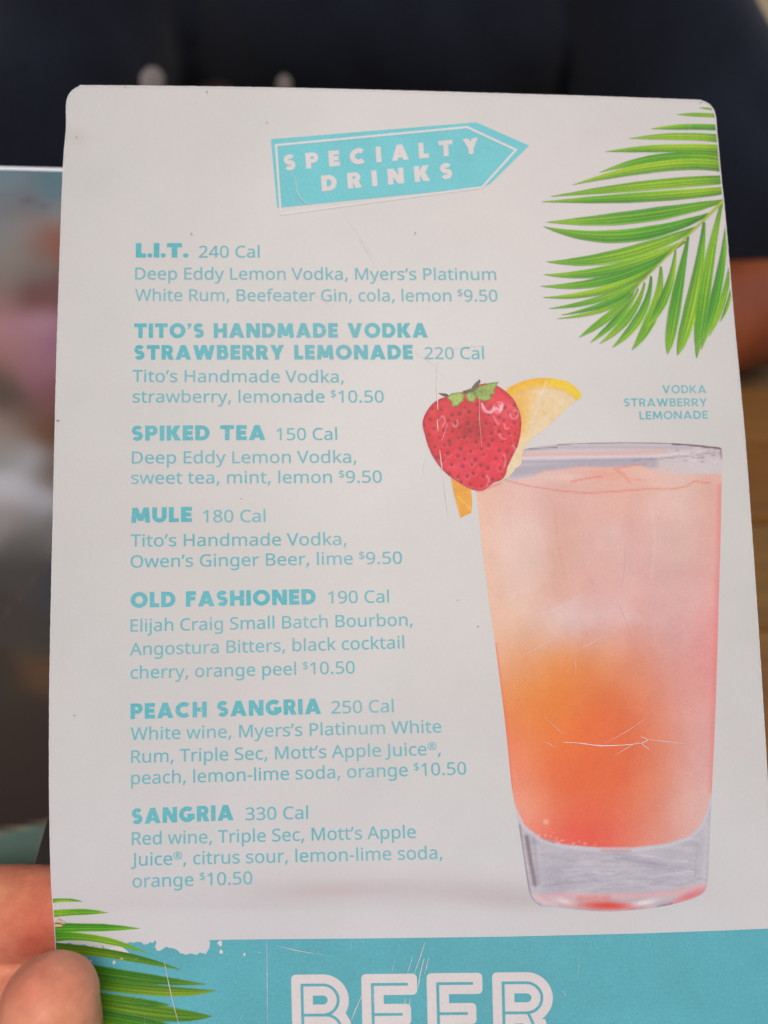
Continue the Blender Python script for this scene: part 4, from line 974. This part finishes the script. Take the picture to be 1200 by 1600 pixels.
# ---- scratches and scuffs in the laminate
SCR = print_mat('scratch', (216, 208, 204), grain=.02)
scr = [([(461, 275), (464, 298), (472, 313), (484, 320)], 1.1), ([(514, 300), (545, 345), (575, 388), (604, 424)], .35), ([(636, 545), (668, 562), (700, 592)], .5), ([(684, 563), (683, 600), (684, 640)], 2.3), ([(683, 655), (684.5, 673)], 2.0),
       ([(687, 703), (689, 720), (691, 736)], 1.8), ([(692, 742), (696, 775), (700, 806)], .9), ([(672, 700), (664, 722), (660, 740)], .8), ([(855, 596), (840, 640), (824, 684)], 1.0), ([(750, 612), (749, 650), (753, 700)], .6), ([(815, 983), (870, 951), (932, 917)], 1.3), ([(818, 1024), (865, 999)], 1.0), ([(907, 1014), (938, 997)], 1.0),
       ([(880, 1160), (905, 1161), (937, 1165), (975, 1164), (1003, 1161)], 1.9), ([(1001, 1151), (1012, 1156), (1003, 1162), (1015, 1171)], 1.6), ([(1008, 1155), (1035, 1158), (1068, 1162)], 1.2), ([(945, 1161), (975, 1145), (1010, 1122)], .7), ([(960, 1180), (998, 1158)], .7),
       ([(850, 1158), (868, 1168)], .7), ([(899, 1030), (900, 1055)], .6), ([(700, 660), (690, 690)], .6), ([(417, 1469), (417.5, 1530), (418, 1600)], .9), ([(430, 1477), (468, 1486), (506, 1492)], 1.1), ([(664, 1472), (656, 1496), (647, 1522)], 1.6), ([(645, 1494), (636, 1522)], 1.0),
       ([(663, 1497), (657, 1521), (653, 1545)], 1.9), ([(670, 1496), (663, 1522)], 1.3), ([(641, 1560), (637, 1585)], 1.5), ([(634, 1560), (631, 1572)], 1.3), ([(565, 1556), (556, 1576), (549, 1594)], 1.6), ([(582, 1545), (584, 1568)], .7), ([(257, 1502), (262, 1530), (270, 1565), (279, 1600)], 1.2), ([(617, 1500), (612, 1520)], .6),
       ([(980, 840), (975, 905), (968, 935)], .6), ([(880, 1148), (850, 1120)], .5), ([(960, 925), (975, 960), (990, 992)], .6), ([(560, 370), (590, 420)], .5), ([(700, 545), (760, 538)], .6), ([(480, 452), (520, 478)], .5), ([(1080, 180), (1076, 210)], .5), ([(905, 1495), (902, 1530)], .5), ([(880, 1548), (884, 1556)], 1.4)]
for q in range(34):
    a_ = rng.uniform(110, 1150); b_ = rng.uniform(170, 1590)
    if q % 3: b_ = rng.choice([rng.uniform(560, 800), rng.uniform(1440, 1600)]); a_ = rng.uniform(150, 800)
    an = rng.uniform(0, math.pi); l_ = rng.uniform(3, 26)
    scr.append(([(a_, b_), (a_ + l_ * math.cos(an), b_ + l_ * math.sin(an)), (a_ + 1.8 * l_ * math.cos(an + .12), b_ + 1.8 * l_ * math.sin(an + .12))], rng.uniform(.15, .3)))
Xs = []; Fs = []; k = 0
for pts, wd in scr:
    P_ = smooth_poly([(p[0] + rng.normal(0, .15), p[1]) for p in pts], 4, closed=False) if len(pts) > 2 else pts
    P_ = [tuple(np.array(p0) + (np.array(p1) - np.array(p0)) * q_ / nq) for p0, p1 in zip(P_, P_[1:]) for nq in [max(1, int(math.dist(p0, p1) / 5))] for q_ in range(nq)] + [P_[-1]]
    nP = len(P_)
    wds = [wd * .85 * (1 - .6 * abs(2 * i / (nP - 1) - 1)) * rng.uniform(.7, 1.2) for i in range(nP)]
    for i in range(nP):
        a_ = np.array(P_[i]); d_ = np.array(P_[min(i + 1, nP - 1)]) - np.array(P_[max(i - 1, 0)]); d_ = d_ / (np.linalg.norm(d_) + 1e-9)
        nn_ = np.array([-d_[1], d_[0]]) * wds[i] / 2
        Xs += [a_ + nn_, a_ - nn_]
        if i < nP - 1: Fs.append((k + 2 * i, k + 2 * i + 1, k + 2 * i + 3, k + 2 * i + 2))
    k += 2 * nP
Xs = np.array(Xs)
scx = np.clip(Xs[:, 0], np.interp(Xs[:, 1], LY, LX) + 1, np.interp(Xs[:, 1], RY, RX) - 1)
tag(mesh_obj('scratches', card_map(scx, Xs[:, 1], .00026), Fs, SCR, menu), kind='stuff')
DOT = print_mat('grime_speck', (112, 102, 98), grain=.02)
dots = [(90, 657, 3, 1), (119, 214, 1.3, 1), (195, 132.8 + 2, 1.3, 1), (323, 143, 1.2, 1.8), (417, 191, 1.2, 1), (299, 365, 1.3, 1.3), (649, 364, 1.2, 1.6), (1095, 160, 1.2, 1.2), (1090, 260, 1.6, 1), (116, 1118, 1.8, .8), (377, 779, 1.1, 1), (715, 938, .9, 1), (747, 979, 1.8, .9), (828, 1487, 1.3, 1), (786, 1422, 1, 1), (423, 1448, 1.6, .8), (404, 1253, 1, 1),
        (660, 1245, .8, .8), (520, 700, .7, .6), (150, 900, .7, .7), (960, 1060, .7, .7)]
Xs = []; Fs = []; k = 0
for sx, sy, a_, b_ in dots[:13]:
    a_ *= .8; b_ *= .8
    for i in range(8):
        an = i * math.pi / 4
        Xs.append((sx + a_ * math.cos(an) * rng.uniform(.8, 1.2), sy + b_ * math.sin(an) * rng.uniform(.8, 1.2)))
    Fs.append(tuple(range(k, k + 8))[::-1]); k += 8
Xs = np.array(Xs)
tag(mesh_obj('grime_specks', card_map(Xs[:, 0], Xs[:, 1], .00032), Fs, DOT, menu), kind='stuff')

# ================================================================ THE LARGER MENU BEHIND
big = tag(empty('food_menu', sheet_map(60, 1600, 0)),
          'larger glossy menu with white top rim and blurred food picture, behind the drinks menu', 'menu')
BO = [(-560, 246), (338, 269), (330, 300), (200, 790), (72, 1288), (53, 1356), (-8, 1560), (-30, 1600), (-60, 1640), (-820, 1560), (-760, 1200)]
BO = ccw(BO)
BS = [(10, 283, (98, 125, 132)), (80, 285, (88, 118, 128)), (150, 285, (88, 118, 128)), (10, 297, (118, 132, 138)), (90, 300, (92, 118, 125)), (50, 303, (104, 120, 126)), (10, 315, (112, 107, 112)), (45, 318, (104, 98, 104)),
      (92, 330, (135, 128, 128)), (40, 348, (138, 130, 125)), (10, 355, (120, 125, 125)), (88, 378, (136, 86, 72)), (58, 376, (130, 106, 98)), (20, 400, (130, 122, 116)), (60, 420, (118, 108, 103)), (20, 440, (125, 115, 108)),
      (46, 465, (98, 62, 60)), (80, 458, (112, 78, 76)), (15, 478, (140, 108, 105)), (60, 505, (168, 130, 146)), (82, 535, (142, 100, 120)), (12, 515, (168, 122, 130)), (4, 548, (150, 110, 100)), (50, 580, (148, 104, 112)), (75, 615, (118, 78, 84)),
      (2, 590, (88, 74, 64)), (14, 618, (80, 68, 62)), (30, 640, (92, 76, 66)), (55, 650, (104, 78, 66)), (78, 672, (100, 70, 50)), (30, 668, (126, 108, 98)), (8, 665, (138, 122, 116)), (15, 700, (140, 138, 135)), (50, 720, (158, 159, 164)), (82, 735, (100, 88, 80)),
      (20, 770, (176, 176, 180)), (60, 780, (162, 163, 170)), (40, 815, (122, 120, 120)), (8, 810, (138, 132, 130)), (40, 850, (95, 92, 88)), (80, 830, (110, 108, 108)), (40, 900, (78, 75, 72)), (80, 920, (70, 70, 75)), (15, 960, (74, 66, 62)), (60, 1000, (72, 68, 62)),
      (52, 1050, (100, 74, 54)), (15, 1060, (65, 58, 50)), (40, 1110, (63, 54, 46)), (40, 1160, (60, 51, 44)), (40, 1215, (58, 47, 42)), (40, 1262, (55, 45, 43))]
def big_col(x, y):
    c_ = rbf(np.clip(x, -10, 110), y, BS + [(30, 520, (156, 118, 128)), (40, 548, (150, 110, 120)), (66, 565, (146, 104, 120)), (60, 598, (132, 92, 102)), (24, 545, (154, 112, 114)), (70, 630, (118, 80, 84)), (20, 570, (138, 100, 98))], 19)
    c_ = np.where(((y < 312) & (y < 318 - (x * .02)))[:, None] & (x > 70)[:, None], c_ * .6 + np.array([88, 116, 126.]) * .4, c_)
    c_ = p_line(c_, x, y, [(-60, 306), (-10, 308), (30, 309), (50, 316), (72, 322)], 3.5, (92, 84, 92), .75, 3)
    c_ = p_line(c_, x, y, [(-60, 316), (20, 317)], 3, (128, 122, 126), .6, 2)
    c_ = p_line(c_, x, y, [(-20, 991), (20, 945), (55, 905), (90, 866)], 2.5, (98, 90, 84), .6, 3)
    k = np.clip((y - (1299 - x * .19)) / 3, 0, 1)[:, None]
    c_ = c_ * (1 - k) + np.array([84, 106, 98.]) * k
    c_ = p_line(c_, x, y, [(-100, 1320), (0, 1300), (75, 1285)], 7, (128, 122, 104), .75, 4)
    c_ = p_line(c_, x, y, [(73, 1288), (54, 1354), (-8, 1560)], 3, (112, 104, 92), .8, 1)
    k = np.clip((269.0 - .03 * (100 - x) - y) / 1.5 + .5, 0, 1)[:, None]
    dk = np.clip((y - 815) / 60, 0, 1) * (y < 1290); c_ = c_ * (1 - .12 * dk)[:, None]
    return c_
V, F = fill([densify(BO, 14)], step=9)
GLOSS = print_mat('glossy_picture_ink', None, grain=.04, rough=.45)
GLOSS.node_tree.nodes['Principled BSDF'].inputs['Specular IOR Level'].default_value = .08
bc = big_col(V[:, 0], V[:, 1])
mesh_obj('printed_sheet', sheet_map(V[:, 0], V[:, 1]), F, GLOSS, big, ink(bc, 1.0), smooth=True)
m, nt, b = newmat('laminate_rim'); b.inputs['Base Color'].default_value = (.80, .82, .88, 1); b.inputs['Roughness'].default_value = .25
RIMM = m
for pts, wd in (([(-560, 248.3), (338, 271.3)], 5.5),):
    V, F = fill([stroke_poly(pts, wd)], step=5)
    mesh_obj('laminated_rim', sheet_map(V[:, 0], V[:, 1], .0002), F, RIMM, big)
BD = np.array(densify(BO, 30)); n = len(BD)
f1 = sheet_map(BD[:, 0], BD[:, 1], -.0001); f2 = sheet_map(BD[:, 0], BD[:, 1], -.0009)
mesh_obj('sheet_core', np.concatenate([f1, f2]), [(i, (i + 1) % n, n + (i + 1) % n, n + i) for i in range(n)] + [tuple(range(n)), tuple(range(2 * n - 1, n - 1, -1))], RIMM, big)

# ================================================================ organic bodies from tapered limbs, fused by a voxel remesh
def capsule(bm, a, b, ra, rb, seg=20, rings=6, flat=None):
    a = Vector(a); b = Vector(b); ax = (b - a); L = ax.length
    q = ax.to_track_quat('Z', 'Y') if L > 1e-7 else Matrix.Identity(3).to_quaternion()
    prof = [(ra * math.cos(math.pi / 2 * (1 - i / rings)), -ra * math.sin(math.pi / 2 * (1 - i / rings))) for i in range(1, rings + 1)]
    prof += [(rb * math.cos(math.pi / 2 * i / rings), L + rb * math.sin(math.pi / 2 * i / rings)) for i in range(0, rings)]
    rows = []
    for r_, z in prof:
        rows.append([bm.verts.new(a + q @ Vector((r_ * math.cos(2 * math.pi * k / seg), r_ * math.sin(2 * math.pi * k / seg), z))) for k in range(seg)])
    b0 = bm.verts.new(a + q @ Vector((0, 0, -ra))); b1 = bm.verts.new(a + q @ Vector((0, 0, L + rb)))
    for i in range(len(rows) - 1):
        for k in range(seg):
            bm.faces.new((rows[i][k], rows[i][(k + 1) % seg], rows[i + 1][(k + 1) % seg], rows[i + 1][k]))
    for k in range(seg):
        bm.faces.new((b0, rows[0][(k + 1) % seg], rows[0][k])); bm.faces.new((b1, rows[-1][k], rows[-1][(k + 1) % seg]))
def ellipsoid(bm, c, rx, ry, rz, rot=None, seg=28, rings=18):
    M_ = Matrix.Translation(Vector(c)) @ (rot.to_4x4() if rot else Matrix.Identity(4)) @ Matrix.Diagonal((rx, ry, rz, 1))
    bmesh.ops.create_uvsphere(bm, u_segments=seg, v_segments=rings, radius=1, matrix=M_)
def fuse(name, bm, voxel, mat, parent, smooth_it=8, disp=None):
    """one continuous surface"""
    base = origin(parent)
    me = bpy.data.meshes.new(name); bm.to_mesh(me); bm.free()
    me.transform(Matrix.Translation(-base))
    o = bpy.data.objects.new(name, me); COL.objects.link(o); o.parent = parent
    md = o.modifiers.new('r', 'REMESH'); md.mode = 'VOXEL'; md.voxel_size = voxel; md.use_smooth_shade = True
    ms = o.modifiers.new('s', 'SMOOTH'); ms.factor = .5; ms.iterations = smooth_it
    dg = bpy.context.evaluated_depsgraph_get(); dg.update()
    me2 = bpy.data.meshes.new_from_object(o.evaluated_get(dg))
    o.modifiers.clear(); o.data = me2
    if disp:
        vs = me2.vertices; nr = [v.normal.copy() for v in vs]
        for v, n_ in zip(vs, nr): v.co += n_ * disp(v.co + base, n_)
    me2.materials.clear(); me2.materials.append(mat)
    me2.polygons.foreach_set('use_smooth', [True] * len(me2.polygons))
    me2.name = name
    return o

def skin_mat(name, base, red, scale, pale, sss=.004):
    m, nt, b = newmat(name)
    c = ramp(nt, nz(nt, scale, 3, .5), [(.36, tuple(base)), (.62, tuple(red))])
    if pale:
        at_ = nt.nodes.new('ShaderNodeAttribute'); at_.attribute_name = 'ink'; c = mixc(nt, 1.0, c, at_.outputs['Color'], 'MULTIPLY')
    c2 = ramp(nt, nz(nt, scale * 7, 5, .7), [(.3, (.86, .80, .78)), (.7, (1.06, 1.05, 1.04))])
    c = mixc(nt, 1.0, c, c2, 'MULTIPLY')
    nt.links.new(c, b.inputs['Base Color'])
    b.inputs['Roughness'].default_value = .5
    b.inputs['Subsurface Weight'].default_value = .25
    b.inputs['Subsurface Radius'].default_value = (1, .35, .18)
    b.inputs['Subsurface Scale'].default_value = sss
    return m, nt, b

# ================================================================ THE HOLDING HAND
def CP(x, y, d): return Vector(at_depth(x, y, d))
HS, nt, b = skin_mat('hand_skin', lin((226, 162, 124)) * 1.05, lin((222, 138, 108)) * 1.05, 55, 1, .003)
w1 = nt.nodes.new('ShaderNodeTexWave'); w1.inputs['Scale'].default_value = 260; w1.inputs['Distortion'].default_value = 2.5
tc = nt.nodes.new('ShaderNodeTexCoord'); nt.links.new(tc.outputs['Object'], w1.inputs['Vector'])
bump(nt, b, nz(nt, 900, 4, .7), .25, .0003)
hand = tag(empty('person', CP(-500, 2300, .17)), 'left hand gripping the lower left edge of the drinks menu, thumb in front', 'person')
bm = bmesh.new()
def chain(bm, pts):
    for (x0, y0, d0, r0), (x1, y1, d1, r1) in zip(pts, pts[1:]):
        capsule(bm, CP(x0, y0, d0), CP(x1, y1, d1), r0, r1)
# thumb in front of the card
TD = float(-((card_map(79, 1569) - np.array(CAM)) @ np.array(-FW))) - .0080
chain(bm, [(79, 1571, TD, TD * .0640), (75, 1600, TD, TD * .0690), (52, 1700, TD - .001, .0096), (20, 1800, TD - .001, .0102), (-60, 1960, .140, .0125), (-190, 2090, .156, .017)])
# index, middle, ring, little behind the card
chain(bm, [(240, 1428, .1560, .0078), (110, 1424, .1568, .0089), (-20, 1427, .1585, .0094), (-170, 1450, .166, .0098), (-330, 1560, .183, .0110)])
chain(bm, [(262, 1576, .1530, .0080), (110, 1574, .1545, .0089), (-30, 1572, .1570, .0098), (-190, 1600, .166, .0098), (-330, 1700, .183, .0115)])
chain(bm, [(230, 1722, .1500, .0076), (100, 1718, .1520, .0085), (-40, 1720, .1550, .0090), (-190, 1750, .164, .0094), (-320, 1850, .180, .0110)])
chain(bm, [(150, 1850, .1475, .0066), (60, 1846, .1490, .0074), (-60, 1850, .1525, .0080), (-180, 1880, .161, .0084), (-300, 1980, .176, .0100)])
# palm and wrist
for a_, b_, r0, r1 in (((-330, 1560, .183), (-330, 2150, .170), .0125, .016), ((-330, 1700, .183), (-300, 2160, .168), .0125, .017), ((-320, 1850, .180), (-290, 2180, .165), .0120, .017), ((-300, 1980, .176), (-290, 2200, .162), .011, .016),
                       ((-190, 2090, .156), (-330, 2250, .165), .016, .020)):
    capsule(bm, CP(*a_), CP(*b_), r0, r1)
wr = CP(-330, 2260, .166); el = wr + Vector((-.16, -.19, -.03))
capsule(bm, wr, wr + (el - wr) * .3, .025, .027); capsule(bm, wr + (el - wr) * .3, el, .027, .04)
def hdisp(p, n_):
    return .00030 * noise.noise(p * 170) + .00016 * noise.noise(p * 520)
hb = fuse('body', bm, .00095, HS, hand, 6, hdisp)
# blood under the finger pads, yellower rims; the index's shaded underside painted mauve
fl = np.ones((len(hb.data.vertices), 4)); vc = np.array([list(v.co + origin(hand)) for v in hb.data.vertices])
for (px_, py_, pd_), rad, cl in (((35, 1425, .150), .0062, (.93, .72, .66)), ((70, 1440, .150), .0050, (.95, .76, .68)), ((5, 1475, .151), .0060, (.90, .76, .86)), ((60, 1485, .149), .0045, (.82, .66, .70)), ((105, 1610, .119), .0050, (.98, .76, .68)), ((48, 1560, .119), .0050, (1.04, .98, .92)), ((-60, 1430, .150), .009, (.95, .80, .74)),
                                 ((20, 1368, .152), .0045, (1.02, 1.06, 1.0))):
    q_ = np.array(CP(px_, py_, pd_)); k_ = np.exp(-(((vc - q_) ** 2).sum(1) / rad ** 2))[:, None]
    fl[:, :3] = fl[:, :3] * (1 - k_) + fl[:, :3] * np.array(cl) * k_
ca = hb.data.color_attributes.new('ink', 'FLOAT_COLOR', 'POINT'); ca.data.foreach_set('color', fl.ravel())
# thumb nail: a curved plate laid on the thumb
NM, nt, b = newmat('nail'); b.inputs['Base Color'].default_value = (*(lin((222, 154, 120)) * 1.1), 1); b.inputs['Roughness'].default_value = .48
b.inputs['Subsurface Weight'].default_value = .3; b.inputs['Subsurface Scale'].default_value = .002; b.inputs['Subsurface Radius'].default_value = (1, .4, .3)
tip = CP(79, 1571, TD); base = CP(52, 1700, TD); axd = (tip - base).normalized(); toc = (CAM - tip).normalized(); sd_ = axd.cross(toc).normalized(); toc = sd_.cross(axd).normalized()
def nail(tip, axd, sd_, toc, r, L, wdeg):
    vs = []; fs = []; NU, NV = 14, 12
    for i in range(NU + 1):
        u_ = i / NU
        hw = wdeg * (1 - .12 * (1 - u_)) * (math.sqrt(max(0, 1 - max(0, (u_ - .68) / .34) ** 2.2))) * (math.sqrt(max(0, 1 - max(0, (.2 - u_) / .2) ** 2)) * .4 + .6)
        for j in range(NV + 1):
            an = R(hw) * (2 * j / NV - 1)
            rr = r * 1.035 - max(0, u_ - .75) * r * .35
            s_ = L * (u_ - .86); rr = math.sqrt(max((r * 1.015) ** 2 - max(0, s_) ** 2, 1e-9))
            vs.append(tip + axd * s_ + (sd_ * math.sin(an) + toc * math.cos(an)) * rr)
    for i in range(NU):
        for j in range(NV):
            q = i * (NV + 1) + j; fs.append((q, q + 1, q + NV + 2, q + NV + 1))
    return vs, fs
toc = (-RT * .12 + FW * .99); toc = (toc - axd * toc.dot(axd)).normalized(); sd_ = axd.cross(toc).normalized()
vs, fs = nail(tip, axd, sd_, toc, .0086, .0128, 58)
nb = mesh_obj('nail', [tuple(v) for v in vs], fs, NM, hand, smooth=True)
md = nb.modifiers.new('t', 'SOLIDIFY'); md.thickness = .00015

# ================================================================ TABLE of wooden planks
tab = tag(empty('wooden_table', (0, .34, 0)), 'orange brown wooden plank table under the menus, blurred along the right edge', 'table')
TZ = .75
pm = []
for i, (c1, c2) in enumerate((((.26, .125, .035), (.17, .075, .022)), ((.24, .105, .020), (.15, .06, .014)), ((.20, .11, .045), (.12, .065, .03)), ((.24, .12, .026), (.13, .07, .02)))):
    m, nt, b = newmat('table_wood')
    tcn = nt.nodes.new('ShaderNodeTexCoord'); mp = nt.nodes.new('ShaderNodeMapping'); mp.inputs['Scale'].default_value = (1.0, 9, 9)
    nt.links.new(tcn.outputs['Object'], mp.inputs['Vector'])
    c = ramp(nt, nz(nt, 7, 5, .6, mp.outputs[0], .6), [(.3, c2), (.7, c1)])
    nt.links.new(c, b.inputs['Base Color']); b.inputs['Roughness'].default_value = .38
    bump(nt, b, nz(nt, 30, 4, .6, mp.outputs[0]), .15, .001)
    pm.append(m)
def box(x0, y0, z0, x1, y1, z1, bev=0):
    bm = bmesh.new(); bmesh.ops.create_cube(bm, size=1, matrix=Matrix.Translation(((x0 + x1) / 2, (y0 + y1) / 2, (z0 + z1) / 2)) @ Matrix.Diagonal((x1 - x0, y1 - y0, z1 - z0, 1)))
    if bev: bmesh.ops.bevel(bm, geom=bm.edges[:], offset=bev, segments=2, affect='EDGES')
    bm.verts.ensure_lookup_table(); bm.verts.index_update()
    return [tuple(v.co) for v in bm.verts], [tuple(v.index for v in f.verts) for f in bm.faces]
ys = .192; i = 0
TW = .66
while ys < .70:
    wd = .092
    v, f = box(-TW, ys + .0015, TZ - .03, TW, ys + wd - .0015, TZ - (.0006 if i % 2 else 0), .002)
    mesh_obj('plank', v, f, pm[(0, 3, 1, 0, 2, 2)[i % 6]], tab)
    ys += wd; i += 1
for y0 in (.25, .60):
    v, f = box(-TW + .06, y0, TZ - .07, TW - .06, y0 + .05, TZ - .0305, .003); mesh_obj('rail', v, f, pm[2], tab)
for lx in (-TW + .06, TW - .12):
    for ly in (.22, .62):
        v, f = box(lx, ly, .0, lx + .06, ly + .06, TZ - .0305, .004); mesh_obj('leg', v, f, pm[2], tab)

# ================================================================ PERSON ACROSS THE TABLE
pp = tag(empty('person', (0, .80, 0)), 'person in a dark navy short-sleeved shirt sitting across the table, out of focus', 'person')
PS, nt, b = skin_mat('arm_skin', lin((158, 80, 38)) * .72, lin((126, 60, 28)) * .7, 14, 0, .006)
SH, nt, b = newmat('navy_cloth')
c = ramp(nt, nz(nt, 9, 4, .6), [(.3, (.0045, .006, .010)), (.72, (.010, .013, .023))])
nt.links.new(c, b.inputs['Base Color']); b.inputs['Roughness'].default_value = .95; b.inputs['Specular IOR Level'].default_value = .1
b.inputs['Sheen Weight'].default_value = .15
bump(nt, b, nz(nt, 420, 2, .5), .4, .001)
# skin: head, neck, arms, hands
bm = bmesh.new()
ellipsoid(bm, (0, .80, 1.36), .076, .095, .115); ellipsoid(bm, (0, .775, 1.315), .056, .068, .07)
ellipsoid(bm, (0, .702, 1.345), .013, .016, .022); capsule(bm, (0, .712, 1.375), (0, .700, 1.345), .008, .011)
for s in (-1, 1):
    ellipsoid(bm, (s * .078, .81, 1.355), .010, .020, .030); ellipsoid(bm, (s * .03, .718, 1.395), .022, .010, .006)
ellipsoid(bm, (0, .712, 1.308), .024, .010, .007)
capsule(bm, (0, .81, 1.14), (0, .805, 1.28), .062, .056)
ELB = {1: Vector((.305, .600, .808)), -1: Vector((-.315, .610, .808))}
for s in (-1, 1):
    sh = Vector((.165 if s > 0 else -.195, .78, 1.065)); e = ELB[s]; wv = Vector((s * .07, .455, .786))
    capsule(bm, sh, e, .042, .054); capsule(bm, e, wv, .050, .030)
    pc = wv + Vector((-s * .035, -.015, 0))
    capsule(bm, wv, pc, .028, .026); ellipsoid(bm, wv + Vector((-s * .05, -.018, .0)), .042, .036, .018)
    for k in range(4):
        k0 = wv + Vector((-s * .075, -.040 + .018 * k, .002)); l_ = (.030, .034, .032, .024)[k]
        k1 = k0 + Vector((-s * l_, -.004, -.010)); k2 = k1 + Vector((-s * l_ * .55, .004, -.016))
        capsule(bm, wv + Vector((-s * .03, -.03 + .014 * k, 0)), k0, .0105, .0100); capsule(bm, k0, k1, .0095, .0085); capsule(bm, k1, k2, .0085, .0072)
    t0 = wv + Vector((-s * .02, -.04, .006)); t1 = t0 + Vector((-s * .035, -.022, .0)); t2 = t1 + Vector((-s * .028, -.002, -.006))
    capsule(bm, t0, t1, .013, .0105); capsule(bm, t1, t2, .0105, .009)
fuse('body', bm, .0042, PS, pp, 5)
# hair cap
bm = bmesh.new(); ellipsoid(bm, (0, .825, 1.385), .086, .098, .108); ellipsoid(bm, (0, .86, 1.33), .078, .065, .09)
HR, nt, b = newmat('dark_hair'); b.inputs['Base Color'].default_value = (.02, .014, .010, 1); b.inputs['Roughness'].default_value = .6
fuse('hair', bm, .006, HR, pp, 3, lambda p, n_: .004 * noise.noise(Vector((p.x * 90, p.y * 90, p.z * 20))))
# eyes
EW, nt, b = newmat('eye'); b.inputs['Base Color'].default_value = (.05, .035, .03, 1); b.inputs['Roughness'].default_value = .15
for s in (-1, 1):
    bm = bmesh.new(); ellipsoid(bm, (s * .030, .716, 1.372), .013, .010, .008)
    bm.verts.index_update(); mesh_obj('eye', [tuple(v.co) for v in bm.verts], [tuple(v.index for v in f.verts) for f in bm.faces], EW, pp, smooth=True)
# shirt: torso and sleeves
bm = bmesh.new()
for z, rx, ry in ((.50, .19, .135), (.62, .20, .14), (.74, .20, .138), (.86, .205, .135), (.98, .215, .13), (1.06, .20, .115)):
    ellipsoid(bm, (0, .80, z), rx, ry, .10)
capsule(bm, (-.15, .795, 1.10), (.15, .795, 1.10), .065, .065); ellipsoid(bm, (0, .80, 1.13), .085, .075, .05)
for s in (-1, 1):
    sh = Vector((.165 if s > 0 else -.195, .78, 1.075)); e = ELB[s]; hem = sh + (e - sh) * (.775 if s > 0 else .80)
    capsule(bm, sh, hem, .060 if s > 0 else .078, .080)
    capsule(bm, sh, sh + (hem - sh) * .5, .056 if s > 0 else .080, .066)
def fold(p, n_):
    return .006 * noise.noise(Vector((p.x * 9, p.y * 9, p.z * 16))) + .004 * noise.noise(Vector((p.x * 26 + p.z * 14, p.y * 18, p.z * 10)))
shirt = fuse('shirt', bm, .007, SH, pp, 6, fold)
# pale print on the chest, following the cloth
dg = bpy.context.evaluated_depsgraph_get()
bv = BVHTree.FromPolygons([v.co + origin(pp) for v in shirt.data.vertices], [tuple(p.vertices) for p in shirt.data.polygons])
PL, nt, b = newmat('pale_print'); b.inputs['Base Color'].default_value = (.50, .44, .42, 1); b.inputs['Roughness'].default_value = .7
PB, nt, b = newmat('tan_print'); b.inputs['Base Color'].default_value = (.12, .085, .075, 1); b.inputs['Roughness'].default_value = .7
for cx_, cy_, rx_, ry_, mat in ((238, 126, 19, 22, PL), (338, 144, 30, 18, PB), (444, 134, 12, 18, PL)):
    vs = []; NR, NA = 4, 16
    pts = [(cx_, cy_)] + [(cx_ + rx_ * k / NR * math.cos(2 * math.pi * a_ / NA), cy_ + ry_ * k / NR * math.sin(2 * math.pi * a_ / NA)) for k in range(1, NR + 1) for a_ in range(NA)]
    for p in pts:
        d_ = (Vector(at_depth(*p, 1.0)) - CAM).normalized()
        h_, nr_, _, _ = bv.ray_cast(CAM, d_)
        h_ = h_ if h_ is not None else CAM + d_ * .66
        vs.append(h_ - d_ * .0012)
    fs = [(0, 1 + a_, 1 + (a_ + 1) % NA) for a_ in range(NA)] + [(1 + (k - 1) * NA + a_, 1 + k * NA + a_, 1 + k * NA + (a_ + 1) % NA, 1 + (k - 1) * NA + (a_ + 1) % NA) for k in range(1, NR) for a_ in range(NA)]
    mesh_obj('shirt_print', [tuple(v) for v in vs], fs, mat, pp, smooth=True)
# trousers / lap on a bench
bm = bmesh.new()
TR, nt, b = newmat('dark_trousers'); b.inputs['Base Color'].default_value = (.02, .02, .024, 1); b.inputs['Roughness'].default_value = .9
for s in (-1, 1):
    capsule(bm, (s * .10, .82, .49), (s * .13, .42, .50), .085, .065); capsule(bm, (s * .13, .42, .50), (s * .13, .45, .08), .062, .045)
    capsule(bm, (s * .13, .45, .05), (s * .14, .33, .045), .045, .04)
fuse('trousers', bm, .009, TR, pp, 5)
ch = tag(empty('bench', (0, .85, 0)), 'dark wooden bench that the person in navy sits on', 'bench')
v, f = box(-.6, .68, .36, .6, 1.05, .405, .004); mesh_obj('seat', v, f, pm[2], ch)
for lx in (-.55, .49):
    for ly in (.70, .98):
        v, f = box(lx, ly, 0, lx + .06, ly + .05, .3595, .003); mesh_obj('leg', v, f, pm[2], ch)

# ================================================================ ROOM AROUND
m, nt, b = newmat('tan_plaster')
c = ramp(nt, nz(nt, 1.6, 4, .6), [(.3, (.42, .33, .20)), (.7, (.56, .46, .31))]); nt.links.new(c, b.inputs['Base Color']); b.inputs['Roughness'].default_value = .9
v, f = box(-2.6, 2.2, 0, 2.6, 2.32, 2.4); wl_ = mesh_obj('wall', v, f, m, None, org=(0, 0, 0))
tag(wl_, 'tan plastered wall far behind the person in navy, seen only in the top corners', 'wall')
m, nt, b = newmat('floor_concrete')
c = ramp(nt, nz(nt, 4, 5, .6), [(.3, (.045, .036, .036)), (.7, (.075, .06, .058))]); nt.links.new(c, b.inputs['Base Color']); b.inputs['Roughness'].default_value = .7
v = [(-6, -4, 0), (6, -4, 0), (6, 6, 0), (-6, 6, 0)]
tag(mesh_obj('floor', v, [(0, 1, 2, 3)], m), kind='structure')
